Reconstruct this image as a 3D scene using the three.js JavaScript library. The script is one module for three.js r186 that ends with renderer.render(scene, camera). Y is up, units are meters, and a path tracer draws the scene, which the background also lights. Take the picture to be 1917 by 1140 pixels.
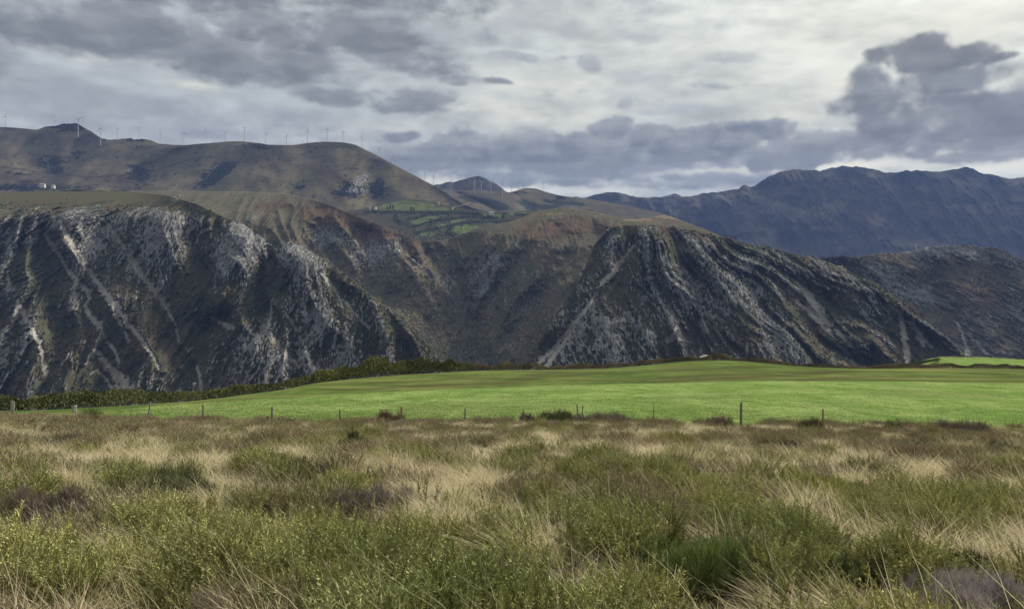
import * as THREE from 'three';
import { mergeGeometries } from 'three/addons/utils/BufferGeometryUtils.js';

// ------------------------------------------------------------------ camera, sky, sun, exposure
const F = 1500, CX = 958.5, CY = 570, EYE = 1.7;           // survey: lens and eye height
const scene = new THREE.Scene();
const camera = new THREE.PerspectiveCamera(2 * Math.atan(570 / F) * 180 / Math.PI, 1917 / 1140, 0.1, 60000);
camera.position.set(0, EYE, 0);
camera.lookAt(0, EYE, -100);
const EXPOSURE = 5.4;
const renderer = new THREE.WebGLRenderer({ antialias: true });
renderer.toneMapping = THREE.LinearToneMapping;
renderer.toneMappingExposure = EXPOSURE;
renderer.shadowMap.enabled = true;
renderer.setSize(1024, 608);

const D2R = Math.PI / 180;
const SUN_AZ = 37 * D2R, SUN_EL = 37 * D2R;
const sunDir = new THREE.Vector3(Math.sin(SUN_AZ) * Math.cos(SUN_EL), Math.sin(SUN_EL), -Math.cos(SUN_AZ) * Math.cos(SUN_EL));
const sun = new THREE.DirectionalLight(new THREE.Color(1, 0.95, 0.86), 1.5);
sun.position.copy(sunDir).multiplyScalar(20000);
sun.castShadow = true; sun.shadow.radius = 20;
sun.shadow.mapSize.set(4096, 4096);
Object.assign(sun.shadow.camera, { left: -6000, right: 6000, top: 6000, bottom: -6000, near: 10, far: 40000 });
scene.add(sun, sun.target);
scene.fog = new THREE.FogExp2(new THREE.Color(0.33, 0.49, 1.0), 0.000026);

// ------------------------------------------------------------------ seeded random and noise
function rng(seed) { return () => { seed |= 0; seed = seed + 0x6D2B79F5 | 0; let t = Math.imul(seed ^ seed >>> 15, 1 | seed); t = t + Math.imul(t ^ t >>> 7, 61 | t) ^ t; return ((t ^ t >>> 14) >>> 0) / 4294967296; }; }
const PERM = new Uint8Array(512);
{ const r = rng(11), p = [...Array(256).keys()]; for (let i = 255; i > 0; i--) { const j = Math.floor(r() * (i + 1)); [p[i], p[j]] = [p[j], p[i]]; } for (let i = 0; i < 512; i++) PERM[i] = p[i & 255]; }
const GX = new Float64Array(256), GY = new Float64Array(256), GZ = new Float64Array(256);
{ const r = rng(5); for (let i = 0; i < 256; i++) { const z = r() * 2 - 1, a = r() * 6.2832, q = Math.sqrt(1 - z * z); GX[i] = q * Math.cos(a); GY[i] = q * Math.sin(a); GZ[i] = z; } }
const fade = t => t * t * t * (t * (t * 6 - 15) + 10);
function n2(x, y) {
  const X = Math.floor(x), Y = Math.floor(y), fx = x - X, fy = y - Y, u = fade(fx), v = fade(fy);
  const g = (i, j) => { const h = PERM[PERM[(X + i) & 255] + ((Y + j) & 255)]; return (GX[h] * (fx - i) + GY[h] * (fy - j)) * 1.25; };
  const a = g(0, 0), b = g(1, 0), c = g(0, 1), d = g(1, 1);
  return (a + (b - a) * u + (c - a + (a - b - c + d) * u) * v) * 1.5;
}
function n3(x, y, z) {
  const X = Math.floor(x), Y = Math.floor(y), Z = Math.floor(z), fx = x - X, fy = y - Y, fz = z - Z, u = fade(fx), v = fade(fy), w = fade(fz);
  const g = (i, j, k) => { const h = PERM[PERM[PERM[(X + i) & 255] + ((Y + j) & 255)] + ((Z + k) & 255)]; return GX[h] * (fx - i) + GY[h] * (fy - j) + GZ[h] * (fz - k); };
  const l = (a, b, t) => a + (b - a) * t;
  return 1.6 * l(l(l(g(0, 0, 0), g(1, 0, 0), u), l(g(0, 1, 0), g(1, 1, 0), u), v), l(l(g(0, 0, 1), g(1, 0, 1), u), l(g(0, 1, 1), g(1, 1, 1), u), v), w);
}
function fbm2(x, y, o = 4) { let s = 0, a = 0.5; for (let i = 0; i < o; i++) { s += a * n2(x, y); x = x * 2.03 + 17.3; y = y * 2.03 + 9.1; a *= 0.5; } return s; }
function fbm3(x, y, z, o = 4) { let s = 0, a = 0.5; for (let i = 0; i < o; i++) { s += a * n3(x, y, z); x = x * 2.03 + 17.3; y = y * 2.03 + 9.1; z = z * 2.03 + 4.7; a *= 0.5; } return s; }
const clamp = (x, a = 0, b = 1) => x < a ? a : x > b ? b : x;
const sst = (a, b, x) => { const t = clamp((x - a) / (b - a)); return t * t * (3 - 2 * t); };
const mix = (a, b, t) => a + (b - a) * t;
const mix3 = (a, b, t) => [a[0] + (b[0] - a[0]) * t, a[1] + (b[1] - a[1]) * t, a[2] + (b[2] - a[2]) * t];
function curve(pts) {                                         // monotone cubic through points sorted by x
  const n = pts.length, x = pts.map(p => p[0]), y = pts.map(p => p[1]), d = [], m = [];
  for (let i = 0; i < n - 1; i++) d.push((y[i + 1] - y[i]) / (x[i + 1] - x[i]));
  m.push(d[0]); for (let i = 1; i < n - 1; i++) m.push(d[i - 1] * d[i] <= 0 ? 0 : 2 / (1 / d[i - 1] + 1 / d[i])); m.push(d[n - 2]);
  return v => {
    if (v <= x[0]) return y[0]; if (v >= x[n - 1]) return y[n - 1];
    let i = 0; while (v > x[i + 1]) i++;
    const h = x[i + 1] - x[i], t = (v - x[i]) / h, t2 = t * t, t3 = t2 * t;
    return y[i] * (2 * t3 - 3 * t2 + 1) + h * m[i] * (t3 - 2 * t2 + t) + y[i + 1] * (3 * t2 - 2 * t3) + h * m[i + 1] * (t3 - t2);
  };
}
const at = (px, py, d) => new THREE.Vector3((px - CX) / F * d, EYE + (CY - py) / F * d, -d);   // a surveyed bearing and a distance give a place

// ------------------------------------------------------------------ the sky: broken cloud over a paler high layer
{
  const W = 4096, H = 2048, data = new Float32Array(W * H * 4);
  const deg = (px, py) => [Math.atan2(px - CX, F) / D2R, Math.atan2(CY - py, Math.hypot(F, px - CX)) / D2R];
  const group = list => list.map(([x, y, rx, ry]) => { const [a, e] = deg(x, y), [a2] = deg(x + rx, y), [, e2] = deg(x, y - ry); return [a, e, Math.abs(a2 - a), Math.abs(e2 - e)]; });
  // banks of cloud, far ones first
  const banks = [
    { e: group([[150, 192, 330, 40], [430, 214, 300, 34], [40, 150, 260, 40], [640, 250, 260, 22], [250, 235, 420, 22]]), rag: 0.75, soft: 1.1, base: [0.250, 0.275, 0.300], top: [0.40, 0.425, 0.435], op: 0.85 },
    { e: group([[150, 40, 420, 82], [450, 105, 300, 58], [640, 60, 330, 70], [300, -70, 800, 100], [780, 118, 130, 36], [-300, 60, 400, 130]]), rag: 0.55, soft: 0.85, base: [0.160, 0.173, 0.184], top: [0.30, 0.318, 0.325], op: 0.97 },
    { e: group([[800, 194, 95, 32], [735, 196, 70, 22], [640, 180, 90, 24], [860, 152, 60, 12], [915, 150, 40, 6]]), rag: 0.8, soft: 0.8, base: [0.175, 0.190, 0.202], top: [0.33, 0.35, 0.36], op: 0.9 },
    { e: group([[1080, 20, 260, 60], [900, 70, 160, 50], [1250, 60, 160, 30], [1230, 140, 150, 16], [1380, 110, 120, 14], [1300, 205, 140, 14]]), rag: 1.0, soft: 1.4, base: [0.37, 0.395, 0.42], top: [0.50, 0.515, 0.51], op: 0.8 },
    { e: group([[1105, 122, 30, 15], [1010, 110, 110, 8], [935, 104, 40, 6], [1170, 190, 14, 14], [1040, 165, 60, 6], [1340, 160, 60, 6]]), rag: 1.6, soft: 1.0, base: [0.30, 0.315, 0.35], top: [0.44, 0.45, 0.46], op: 0.7 },
    { e: group([[1000, 330, 340, 18], [1280, 342, 230, 14], [800, 318, 160, 16], [1130, 305, 480, 30]]), rag: 0.8, soft: 0.8, base: [0.175, 0.202, 0.240], top: [0.29, 0.32, 0.345], op: 0.9 },
    { e: group([[780, 296, 130, 32], [900, 282, 100, 38], [1000, 276, 95, 40], [1130, 288, 160, 46], [1138, 244, 50, 32], [1130, 266, 90, 34], [1215, 262, 80, 28], [1250, 288, 190, 40], [1330, 264, 120, 36], [1420, 240, 100, 22], [1480, 290, 150, 32], [755, 256, 50, 12], [1080, 262, 80, 26]]), rag: 0.72, soft: 0.36, base: [0.165, 0.185, 0.212], top: [0.37, 0.385, 0.39], op: 0.95, puffy: 1 },
    { e: group([[1380, 332, 130, 12], [1250, 318, 160, 10]]), rag: 1.0, soft: 0.7, base: [0.23, 0.25, 0.30], top: [0.32, 0.335, 0.37], op: 0.8 },
    { e: group([[1560, 258, 220, 26], [1760, 262, 250, 30], [1850, 284, 170, 16], [1920, 258, 230, 45]]), rag: 1.0, soft: 0.6, base: [0.185, 0.196, 0.215], top: [0.35, 0.36, 0.365], op: 0.88, puffy: 0.6 },
    { e: group([[1690, 190, 140, 72], [1630, 158, 66, 50], [1860, 215, 210, 72], [1750, 218, 200, 66], [1592, 190, 46, 34], [2060, 210, 210, 90], [1760, 150, 160, 40]]), rag: 0.7, soft: 0.8, base: [0.138, 0.147, 0.163], top: [0.255, 0.265, 0.275], op: 0.96, puffy: 0.8 },
    { e: group([[1700, 92, 64, 24], [1755, 80, 58, 30], [1815, 90, 60, 26], [1655, 108, 52, 18], [1880, 96, 46, 10], [1760, 104, 150, 24]]), rag: 0.85, soft: 0.75, base: [0.138, 0.145, 0.156], top: [0.23, 0.235, 0.24], op: 0.95, puffy: 1 },
  ];
  const glints = group([[960, 353, 200, 11], [375, 158, 42, 9], [1540, 308, 230, 17], [1880, 316, 140, 16], [990, 150, 130, 18], [980, 208, 170, 26], [1500, 205, 80, 30], [1560, 140, 34, 26], [190, 105, 130, 12], [700, 245, 140, 14], [1500, 100, 240, 60], [1850, 30, 200, 40]]);
  const gl = [0.85, 0.6, 0.85, 0.8, 0.55, 0.6, 0.5, 0.6, 0.35, 0.3, 0.35, 0.5];
  const sv = sunDir;
  const rough = (x, y, z, o) => { let q = 0, a = 0.5; for (let i = 0; i < o; i++) { q += a * n3(x, y, z); x = x * 2.07 + 17.3; y = y * 2.07 + 9.1; z = z * 2.07 + 4.7; a *= 0.62; } return q; };
  function billow(x, y, z, o) { let s = 0, a = 0.5; for (let i = 0; i < o; i++) { s += a * (0.42 - 1.6 * Math.abs(n3(x, y, z))); x = x * 2.03 + 17.3; y = y * 2.03 + 9.1; z = z * 2.03 + 4.7; a *= 0.55; } return s; }
  function color(dx, dy, dz, fine, out) {
    const az = Math.atan2(dx, -dz) / D2R, el = Math.asin(clamp(dy, -1, 1)) / D2R, o = fine ? 6 : 4;
    const qx = dx * 9, qy = dy * 22, qz = dz * 9;
    const cosS = dx * sv.x + dy * sv.y + dz * sv.z, ang = Math.acos(clamp(cosS, -1, 1)) / D2R;
    const glow = Math.exp(-((ang / 25) ** 2)) * 0.56 + Math.exp(-ang / 30) * 0.28;
    const streak = fbm3(dx * 5 + 3, dy * 30 + dx * 5, dz * 5, o), puff = fbm3(qx * 1.6, qy * 1.5 + 5, qz * 1.6, o), fleck = fbm3(qx * 4, qy * 5 + 15, qz * 4, o);
    const zen = 1 + 0.95 * Math.max(0, dy);
    let r = (0.345 + glow * 0.80) * zen, g = (0.372 + glow * 0.77) * zen, b = (0.378 + glow * 0.55) * zen;
    const k = 1 + 0.42 * streak + 0.22 * puff + 0.24 * fleck; r *= k; g *= k; b *= k;
    const wx = fbm3(qx * 0.8 + 40, qy * 0.8, qz * 0.8, o), wy = fbm3(qx * 0.8, qy * 0.8 + 70, qz * 0.8, o);
    // patches of brighter sky
    for (let i = 0; i < glints.length; i++) {
      const e = glints[i]; if (Math.abs(az - e[0]) > e[2] * 3 || Math.abs(el - e[1]) > e[3] * 4) continue;
      const u = (az + wx * 2.5 - e[0]) / e[2], v = (el + wy * 1.5 - e[1]) / e[3], q = clamp(Math.exp(-(u * u + v * v)) * gl[i] * (1 + 0.8 * fleck + 0.8 * puff));
      r = mix(r, 0.90, q); g = mix(g, 0.875, q); b = mix(b, 0.74, q);
    }
    // broken cloud goes on all round
    const far = sst(36, 50, Math.abs(az)) + sst(24, 34, el);
    if (far > 0) {
      const m = fbm3(dx * 3.1 + 9, dy * 6 + 2, dz * 3.1, o), a = sst(-0.12, 0.22, m) * Math.min(1, far) * 0.7;
      const c = 0.62 + 0.25 * puff; r = mix(r, r * c, a); g = mix(g, g * c, a); b = mix(b, b * (c + 0.03), a);
    }
    let n = 0;
    for (const B of banks) {
      let m = -9, up = 0; n++;
      for (const e of B.e) {
        const u = (az + wx * 1.3 - e[0]) / e[2], v = (el + wy * 0.8 - e[1]) / e[3], q = 1 - u * u - v * v;
        if (q > m) { m = q; up = v; }
      }
      if (m < -1.8) continue;
      const p = B.puffy || 0, ix = dx * 20, iy = dy * 24, iz = dz * 20, rag = p ? rough(ix * 0.9 + n * 17, iy * 0.9, iz * 0.9 + n * 3, o) * (1 - 0.5 * p) + 0.8 * p * billow(ix + n * 7, iy, iz, o) : rough(qx * 1.9 + n * 17, qy * 1.7, qz * 1.9 + n * 3, o), f = Math.min(m, 0.75) + rag * B.rag * 1.5;
      const a = sst(0.0, B.soft, f) * B.op; if (a <= 0) continue;
      const lump = fbm3(qx * 2.4 + n * 8, qy * 3.0 + n * 9, qz * 3.0, o) + (p ? 0.55 * p * billow(ix * 1.5 + 5, iy * 1.5 + n, iz * 1.5, o) : 0);
      let t = clamp(0.28 + 0.36 * up + 0.95 * lump + 0.2 * rag);
      t = clamp(t + (1 - sst(0.0, B.soft * 2.2, f)) * (0.38 + 0.12 * p));      // thin rims let the light through
      const lift = 1 + glow * 0.3;
      r = mix(r, mix(B.base[0], B.top[0], t) * lift, a); g = mix(g, mix(B.base[1], B.top[1], t) * lift, a); b = mix(b, mix(B.base[2], B.top[2], t) * lift, a);
    }
    out[0] = r; out[1] = g; out[2] = b;
  }
  const put = (i, j, c) => { const k = (j * W + i) * 4; data[k] = c[0] / EXPOSURE; data[k + 1] = c[1] / EXPOSURE; data[k + 2] = c[2] / EXPOSURE; data[k + 3] = 1; };
  const dirOf = (i, j) => { const el = ((j + 0.5) / H - 0.5) * Math.PI, a = ((i + 0.5) / W - 0.5) * 2 * Math.PI; return [Math.cos(el) * Math.cos(a), Math.sin(el), Math.cos(el) * Math.sin(a)]; };
  const c = [0, 0, 0], ST = 8, cw = W / ST, ch = H / ST, coarse = new Float32Array(cw * ch * 3);
  for (let j = 0; j < ch; j++) for (let i = 0; i < cw; i++) {
    const [x, y, z] = dirOf(i * ST + ST / 2, j * ST + ST / 2);
    if (y < -0.03) { c[0] = 0.2; c[1] = 0.21; c[2] = 0.22; } else color(x, y, z, false, c);
    coarse.set(c, (j * cw + i) * 3);
  }
  for (let j = 0; j < H; j++) for (let i = 0; i < W; i++) {
    const [x, y, z] = dirOf(i, j), az = Math.abs(Math.atan2(x, -z) / D2R);
    if (az < 42 && y > -0.02 && y < 0.52) { color(x, y, z, true, c); put(i, j, c); continue; }
    const u = clamp(i / ST - 0.5, 0, cw - 1.001), v = clamp(j / ST - 0.5, 0, ch - 1.001), i0 = Math.floor(u), j0 = Math.floor(v), fu = u - i0, fv = v - j0;
    for (let q = 0; q < 3; q++) { const A = coarse[(j0 * cw + i0) * 3 + q], B = coarse[(j0 * cw + i0 + 1) * 3 + q], C = coarse[((j0 + 1) * cw + i0) * 3 + q], D = coarse[((j0 + 1) * cw + i0 + 1) * 3 + q]; c[q] = (A * (1 - fu) + B * fu) * (1 - fv) + (C * (1 - fu) + D * fu) * fv; }
    put(i, j, c);
  }
  const tex = new THREE.DataTexture(data, W, H, THREE.RGBAFormat, THREE.FloatType);
  tex.mapping = THREE.EquirectangularReflectionMapping; tex.magFilter = THREE.LinearFilter; tex.minFilter = THREE.LinearFilter; tex.needsUpdate = true;
  scene.background = tex; scene.environment = tex;
}
console.log('sky done');

// ------------------------------------------------------------------ helpers for things
const taken = {};
function numbered(n) { const k = taken[n] = (taken[n] ?? -1) + 1; return k ? `${n}_${String(k).padStart(3, '0')}` : n; }
function tag(o, label, category, group) { o.userData.label = label; o.userData.category = category; if (group) o.userData.group = group; return o; }
function addMesh(name, geo, mat, parent = scene) { const m = new THREE.Mesh(geo, mat); m.name = parent === scene ? numbered(name) : name; m.castShadow = m.receiveShadow = true; parent.add(m); return m; }
const landMat = new THREE.MeshPhysicalMaterial({ vertexColors: true, roughness: 1, specularIntensity: 0 });
const plain = (r, g, b, rough = 0.9) => { const m = new THREE.MeshPhysicalMaterial({ roughness: rough, specularIntensity: 0.3 }); m.color.setRGB(r, g, b); return m; };
function line(pts) { return pts; }
function distLine(x, y, pts) { let b = 1e9, bt = 0; for (let i = 0; i < pts.length - 1; i++) { const ax = pts[i][0], ay = pts[i][1], vx = pts[i + 1][0] - ax, vy = pts[i + 1][1] - ay, t = clamp(((x - ax) * vx + (y - ay) * vy) / (vx * vx + vy * vy + 1e-9)), d = Math.hypot(x - ax - vx * t, y - ay - vy * t); if (d < b) { b = d; bt = (i + t) / (pts.length - 1); } } return [b, bt]; }
// features of a slope, surveyed once and then kept in metres on that slope (easting x, height y)
function features(place, list) {
  return list.map(f => {
    const p = f.p.map(([a, b]) => { const v = place(a, b); return [v.x, v.y]; }), xs = p.map(q => q[0]), ys = p.map(q => q[1]);
    const reach = Math.max(...[].concat(f.w)) * 3 + 5;
    return { ...f, p, w: [].concat(f.w), box: [Math.min(...xs) - reach, Math.max(...xs) + reach, Math.min(...ys) - reach, Math.max(...ys) + reach] };
  });
}
function near(f, x, y) { if (x < f.box[0] || x > f.box[1] || y < f.box[2] || y > f.box[3]) return -9; const [d, t] = distLine(x, y, f.p); const w = f.w.length > 1 ? mix(f.w[0], f.w[1], t) : f.w[0]; return 1 - d / w; }   // 1 on the line, 0 at its edge
function blobs(place, list) {                                   // [bearing, height, half width m, half height m, turn deg, weight]
  return list.map(([a, b, rx, ry, turn, k]) => { const v = place(a, b), s = Math.sin(turn * D2R), c = Math.cos(turn * D2R); return { x: v.x, y: v.y, rx, ry, s, c, k }; });
}
function density(bl, x, y, start) { let r = start; for (const b of bl) { const dx = x - b.x, dy = y - b.y; if (Math.abs(dx) > (b.rx + b.ry) * 2.5 || Math.abs(dy) > (b.rx + b.ry) * 2.5) continue; const u = (dx * b.c + dy * b.s) / b.rx, v = (-dx * b.s + dy * b.c) / b.ry; r += b.k * Math.exp(-(u * u + v * v)); } return r; }

// a land surface from surveyed sections; rows run from its foot to its crest, then over the back
function screeAt(list, x, y) { let k = 0; const m = fbm2(x / 9, y / 9 + 30, 4) + 0.35 * n2(x / 3, y / 3); for (const f of list) { const q = near(f, x, y); if (q > -0.5) k = Math.max(k, sst(-0.1, 0.35, q + m * 1.1) * (f.c ?? 1)); } return k; }
const land = [];
let landRidge, landCrag, landGlen, landVale, landRight, landLeft;
function relief({ name, x0, x1, nx, ny, top, bottom, depth, shape, paint, back = 60, drop = 0.35, nb = 8, crestNoise = 0 }) {
  const rocky = new Float32Array((nx + 1) * (ny + 1)), loose = new Float32Array((nx + 1) * (ny + 1)), rows = ny + 1 + nb, pos = new Float32Array((nx + 1) * rows * 3), col = new Float32Array((nx + 1) * rows * 3), idx = [];
  for (let i = 0; i <= nx; i++) {
    const px = mix(x0, x1, i / nx), yt = top(px) + (crestNoise ? fbm2(px / 26, 3.3, 5) * (crestNoise.call ? crestNoise(px) : crestNoise) : 0), yb = bottom(px);
    let last = null;
    for (let j = 0; j < rows; j++) {
      const k = (j * (nx + 1) + i) * 3;
      let P, c;
      if (j <= ny) {
        const t = j / ny, py = mix(yb, yt, t), D0 = depth(px, py, t), B = at(px, py, D0);
        const s = shape ? shape(B.x, B.y, t, px, py, -B.z) : { d: 0 };
        P = at(px, py, D0 - s.d * Math.min(1, (1 - t) * 12 + 0.15)); loose[j * (nx + 1) + i] = s.sc || 0; rocky[j * (nx + 1) + i] = s.st ? Math.max(s.st.m, s.sc || 0) : 0; c = paint(B.x, B.y, B.z, t, s, px, py); last = [P, c];
      } else { const q = j - ny; P = last[0].clone(); const D = -P.z; P.x *= (D + back * q) / D; P.z -= back * q; P.y -= drop * back * q * (0.3 + 0.1 * q); c = last[1]; }
      pos[k] = P.x; pos[k + 1] = P.y; pos[k + 2] = P.z; col[k] = c[0]; col[k + 1] = c[1]; col[k + 2] = c[2];
    }
  }
  for (let j = 0; j < rows - 1; j++) for (let i = 0; i < nx; i++) { const a = j * (nx + 1) + i, b = a + 1, c = a + nx + 1, d = c + 1; idx.push(a, b, d, a, d, c); }
  const g = new THREE.BufferGeometry(); g.setAttribute('position', new THREE.BufferAttribute(pos, 3)); g.setAttribute('color', new THREE.BufferAttribute(col, 3)); g.setIndex(idx); g.computeVertexNormals();
  const m = addMesh(name, g, landMat); m.userData.kind = 'structure';
  land.push({ nx, ny, x0, x1, top, bottom, pos, rocky, loose });
  return land[land.length - 1];
}
// bare strata: streaks of pale quartzite standing out of dark scrub
function strata(x, y, turn, rock) {
  const a = turn * D2R, ca = Math.cos(a), sa = Math.sin(a);
  const jx = fbm2(x / 60 + 5, y / 60, 3) * 9 + 2.6 * n2(x / 13, y / 13) + 1.2 * n2(x / 5.5, y / 5.5 + 8);
  const u = (x + jx) * ca + y * sa, v = -(x + jx) * sa + y * ca;
  const r1 = 1 - 2.2 * Math.abs(n2(u / 17, v / 40)), r2 = 1 - 2.2 * Math.abs(n2(u / 6 + 31, v / 13)), r3 = n2(u / 2.9 + 7, v / 6), big = n2(u / 34, v / 70 + 12);
  const s = 0.34 * r1 + 0.46 * r2 + 0.40 * r3 + 0.25 * big;
  const th = mix(1.12, -0.15, clamp(rock));
  const m = rock > 0.005 ? sst(th - 0.03, th + 0.13, s) : 0;
  return { m, crack: n2(u / 3 + 90, v / 9), face: n2(u / 7, v / 10 + 40), rib: r1 * 6 + r2 * 2.6 + r3 * 1.2 };
}
function rockTone(st, warm = 0) {
  const l = clamp(0.172 + 0.09 * st.face + 0.11 * st.crack, 0.06, 0.36);
  return [l * (1.0 + 0.05 * warm), l * 0.985, l * (0.94 - 0.04 * warm)];
}
const SCRUB = [0.038, 0.042, 0.027], SCRUB2 = [0.038, 0.044, 0.026], HEATH = [0.062, 0.047, 0.037], HEATH2 = [0.088, 0.062, 0.044], OLIVE = [0.088, 0.083, 0.047], SCREE = [0.30, 0.275, 0.24];

// ------------------------------------------------------------------ far mountains
{
  const top = curve([[760, 372], [900, 372], [1060, 369], [1090, 369], [1130, 361], [1150, 359], [1175, 363], [1210, 369], [1250, 369], [1300, 366], [1330, 361], [1380, 353], [1396, 344], [1406, 348], [1427, 338], [1460, 323], [1490, 317], [1530, 321], [1560, 314], [1600, 310], [1640, 318], [1660, 323], [1710, 318], [1750, 322], [1810, 314], [1850, 326], [1890, 334], [1917, 331], [2000, 345], [2150, 380]]);
  const bottom = () => 520;
  const depth = (px, py, t) => 7100 + 950 * Math.pow(clamp((520 - py) / 208), 1.1) - 300 * sst(1250, 1450, px) + 120 * fbm2(px / 120, py / 90 + 3, 3);
  const place = (a, b) => at(a, b, depth(a, b, clamp((520 - b) / (520 - top(a)))));
  const gul = features(place, [{ p: [[1590, 330], [1560, 380], [1600, 440]], w: 260 }, { p: [[1690, 330], [1700, 390], [1760, 450]], w: 300 }, { p: [[1440, 345], [1420, 400], [1470, 450]], w: 240 }, { p: [[1830, 330], [1800, 400], [1760, 450]], w: 300 }, { p: [[1520, 330], [1490, 390]], w: 200 }]);
  const bl = blobs(place, [[1560, 380, 500, 260, -30, 0.16], [1400, 380, 700, 160, 0, 0.2], [1620, 420, 500, 160, -20, 0.12], [1750, 425, 400, 120, 0, 0.12], [1350, 372, 500, 120, 0, 0.2], [1500, 395, 300, 60, -12, 0.25]]);
  relief({ name: 'mountain', x0: 1020, x1: 2120, nx: 640, ny: 190, top, bottom, depth, back: 260, crestNoise: px => 5 + 3 * n2(px / 60, 2),
    shape: (x, y) => { let d = 130 * fbm2(x / 900, y / 700, 5) + 75 * (1 - 2.2 * Math.abs(n2(x / 520 + 0.3 * n2(x / 300, y / 300), y / 900))) + 62 * (1 - 2.2 * Math.abs(n2(x / 190 + 0.25 * n2(x / 120, y / 120) + 9, y / 420))) + 26 * (1 - 2.2 * Math.abs(n2(x / 60 + 9, y / 110))); for (const f of gul) { const k = near(f, x, y); if (k > 0) d -= 110 * k * k; } const st = strata(x / 4.2, y / 4.2, -35, 0); return { d: d + 9 * st.face }; },
    paint: (x, y, z, t, s) => {
      const r = density(bl, x, y, 0.15 + 0.2 * fbm2(x / 600, y / 260, 3)), st = strata(x / 4.2, y / 4.2, -42, r), n = fbm2(x / 260, y / 130, 5);
      let c = mix3([0.032, 0.034, 0.028], [0.062, 0.053, 0.044], clamp(0.5 + n)); c = mix3(c, [0.105, 0.092, 0.062], sst(0.0, 0.35, fbm2(x / 420, y / 160 + 20, 4)) * 0.8);
      return mix3(c, rockTone(st), st.m * 0.35);
    } });
}
{ // a still farther hump on the horizon
  const top = curve([[1000, 372], [1060, 369], [1090, 373], [1130, 366], [1180, 371], [1215, 371], [1250, 366], [1264, 363], [1282, 369], [1340, 375]]);
  relief({ name: 'mountain', x0: 1010, x1: 1330, nx: 130, ny: 24, top, bottom: () => 400, depth: (px, py, t) => 10500 + 900 * t, back: 300, crestNoise: 2, shape: (x, y) => ({ d: 150 * fbm2(x / 500, y / 300, 3) }), paint: (x, y) => mix3([0.04, 0.045, 0.04], [0.07, 0.06, 0.05], clamp(0.5 + fbm2(x / 200, y / 90, 4))) });
}
// dark peak behind the middle turbines
{
  const top = curve([[760, 372], [800, 350], [820, 345], [850, 340], [872, 335], [885, 331], [897, 330], [908, 333], [918, 339], [932, 346], [947, 356], [965, 363], [1000, 372]]);
  relief({ name: 'hill', x0: 770, x1: 990, nx: 190, ny: 50, top, bottom: () => 380, depth: (px, py, t) => 6000 + 700 * t, back: 150, crestNoise: 4,
    shape: (x, y) => ({ d: 90 * fbm2(x / 200, y / 200, 4) }),
    paint: (x, y) => { const st = strata(x / 3, y / 3, 15, 0.34); return mix3(mix3([0.024, 0.026, 0.024], [0.05, 0.043, 0.036], clamp(0.5 + fbm2(x / 120, y / 70, 4))), rockTone(st), st.m * 0.3); } });
}
// rounded hills with the middle row of turbines
const midHill = {
  top: curve([[700, 372], [780, 360], [822, 352], [845, 357], [870, 357], [900, 356], [920, 358], [945, 361], [962, 358], [985, 352], [1002, 353], [1022, 359], [1050, 366], [1090, 371], [1130, 377], [1170, 385], [1205, 392], [1240, 400], [1290, 418], [1380, 450]]),
  depth: (px, py, t) => 4300 + 900 * Math.pow(clamp((440 - py) / 86), 1.2) + 250 * sst(960, 1000, px),
};
midHill.place = (a, b) => at(a, b, midHill.depth(a, b, clamp((440 - b) / (440 - midHill.top(a)))));
{
  const dark = blobs(midHill.place, [[905, 377, 110, 28, -14, 1.1], [930, 384, 70, 24, -20, 0.9], [872, 369, 70, 18, -20, 0.7], [985, 384, 60, 40, -45, 0.9], [1010, 388, 120, 28, -8, 0.9], [1050, 380, 150, 22, -8, 0.8], [990, 362, 70, 18, 0, 0.5]]);
  const gul = features(midHill.place, [{ p: [[965, 362], [985, 385], [1000, 400]], w: 90 }, { p: [[860, 362], [900, 380], [930, 395]], w: 90 }, { p: [[1050, 372], [1010, 390]], w: 90 }]);
  relief({ name: 'hill', x0: 690, x1: 1380, nx: 480, ny: 90, top: midHill.top, bottom: () => 440, depth: midHill.depth, back: 120,
    shape: (x, y) => { let d = 50 * fbm2(x / 260, y / 200, 4); for (const f of gul) { const k = near(f, x, y); if (k > 0) d -= 80 * k * k; } return { d }; },
    paint: (x, y) => { const n = fbm2(x / 110, y / 45, 5), k = clamp(density(dark, x, y, 0) * 1.2 + n * 0.9); let c = mix3([0.094, 0.082, 0.055], [0.066, 0.056, 0.044], clamp(0.5 + 1.2 * n)); return mix3(c, [0.026, 0.031, 0.026], sst(0.3, 0.7, k)); } });
}
// the long moorland ridge with the turbines on the left
const ridge = {
  top: curve([[-160, 236], [0, 238], [40, 240], [70, 242], [78, 239], [90, 236], [100, 235], [118, 232], [142, 232], [150, 236], [166, 243], [178, 251], [188, 258], [200, 260], [216, 261], [230, 258], [241, 257], [252, 260], [262, 259], [274, 260], [286, 264], [298, 269], [345, 271], [372, 269], [400, 267], [440, 264], [478, 267], [508, 271], [545, 271], [578, 267], [610, 265], [640, 266], [662, 270], [690, 283], [740, 309], [790, 336], [820, 352], [850, 372], [880, 388], [930, 400], [1000, 412]]),
  bottom: curve([[-160, 400], [300, 400], [500, 405], [650, 430], [800, 440], [1000, 440]]),
  depth: (px, py, t) => 3850 + 850 * Math.pow(clamp((420 - py) / 180), 1.15) + 200 * sst(600, 900, px),
};
ridge.place = (a, b) => at(a, b, ridge.depth(a, b, clamp((ridge.bottom(a) - b) / (ridge.bottom(a) - ridge.top(a)))));
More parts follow.
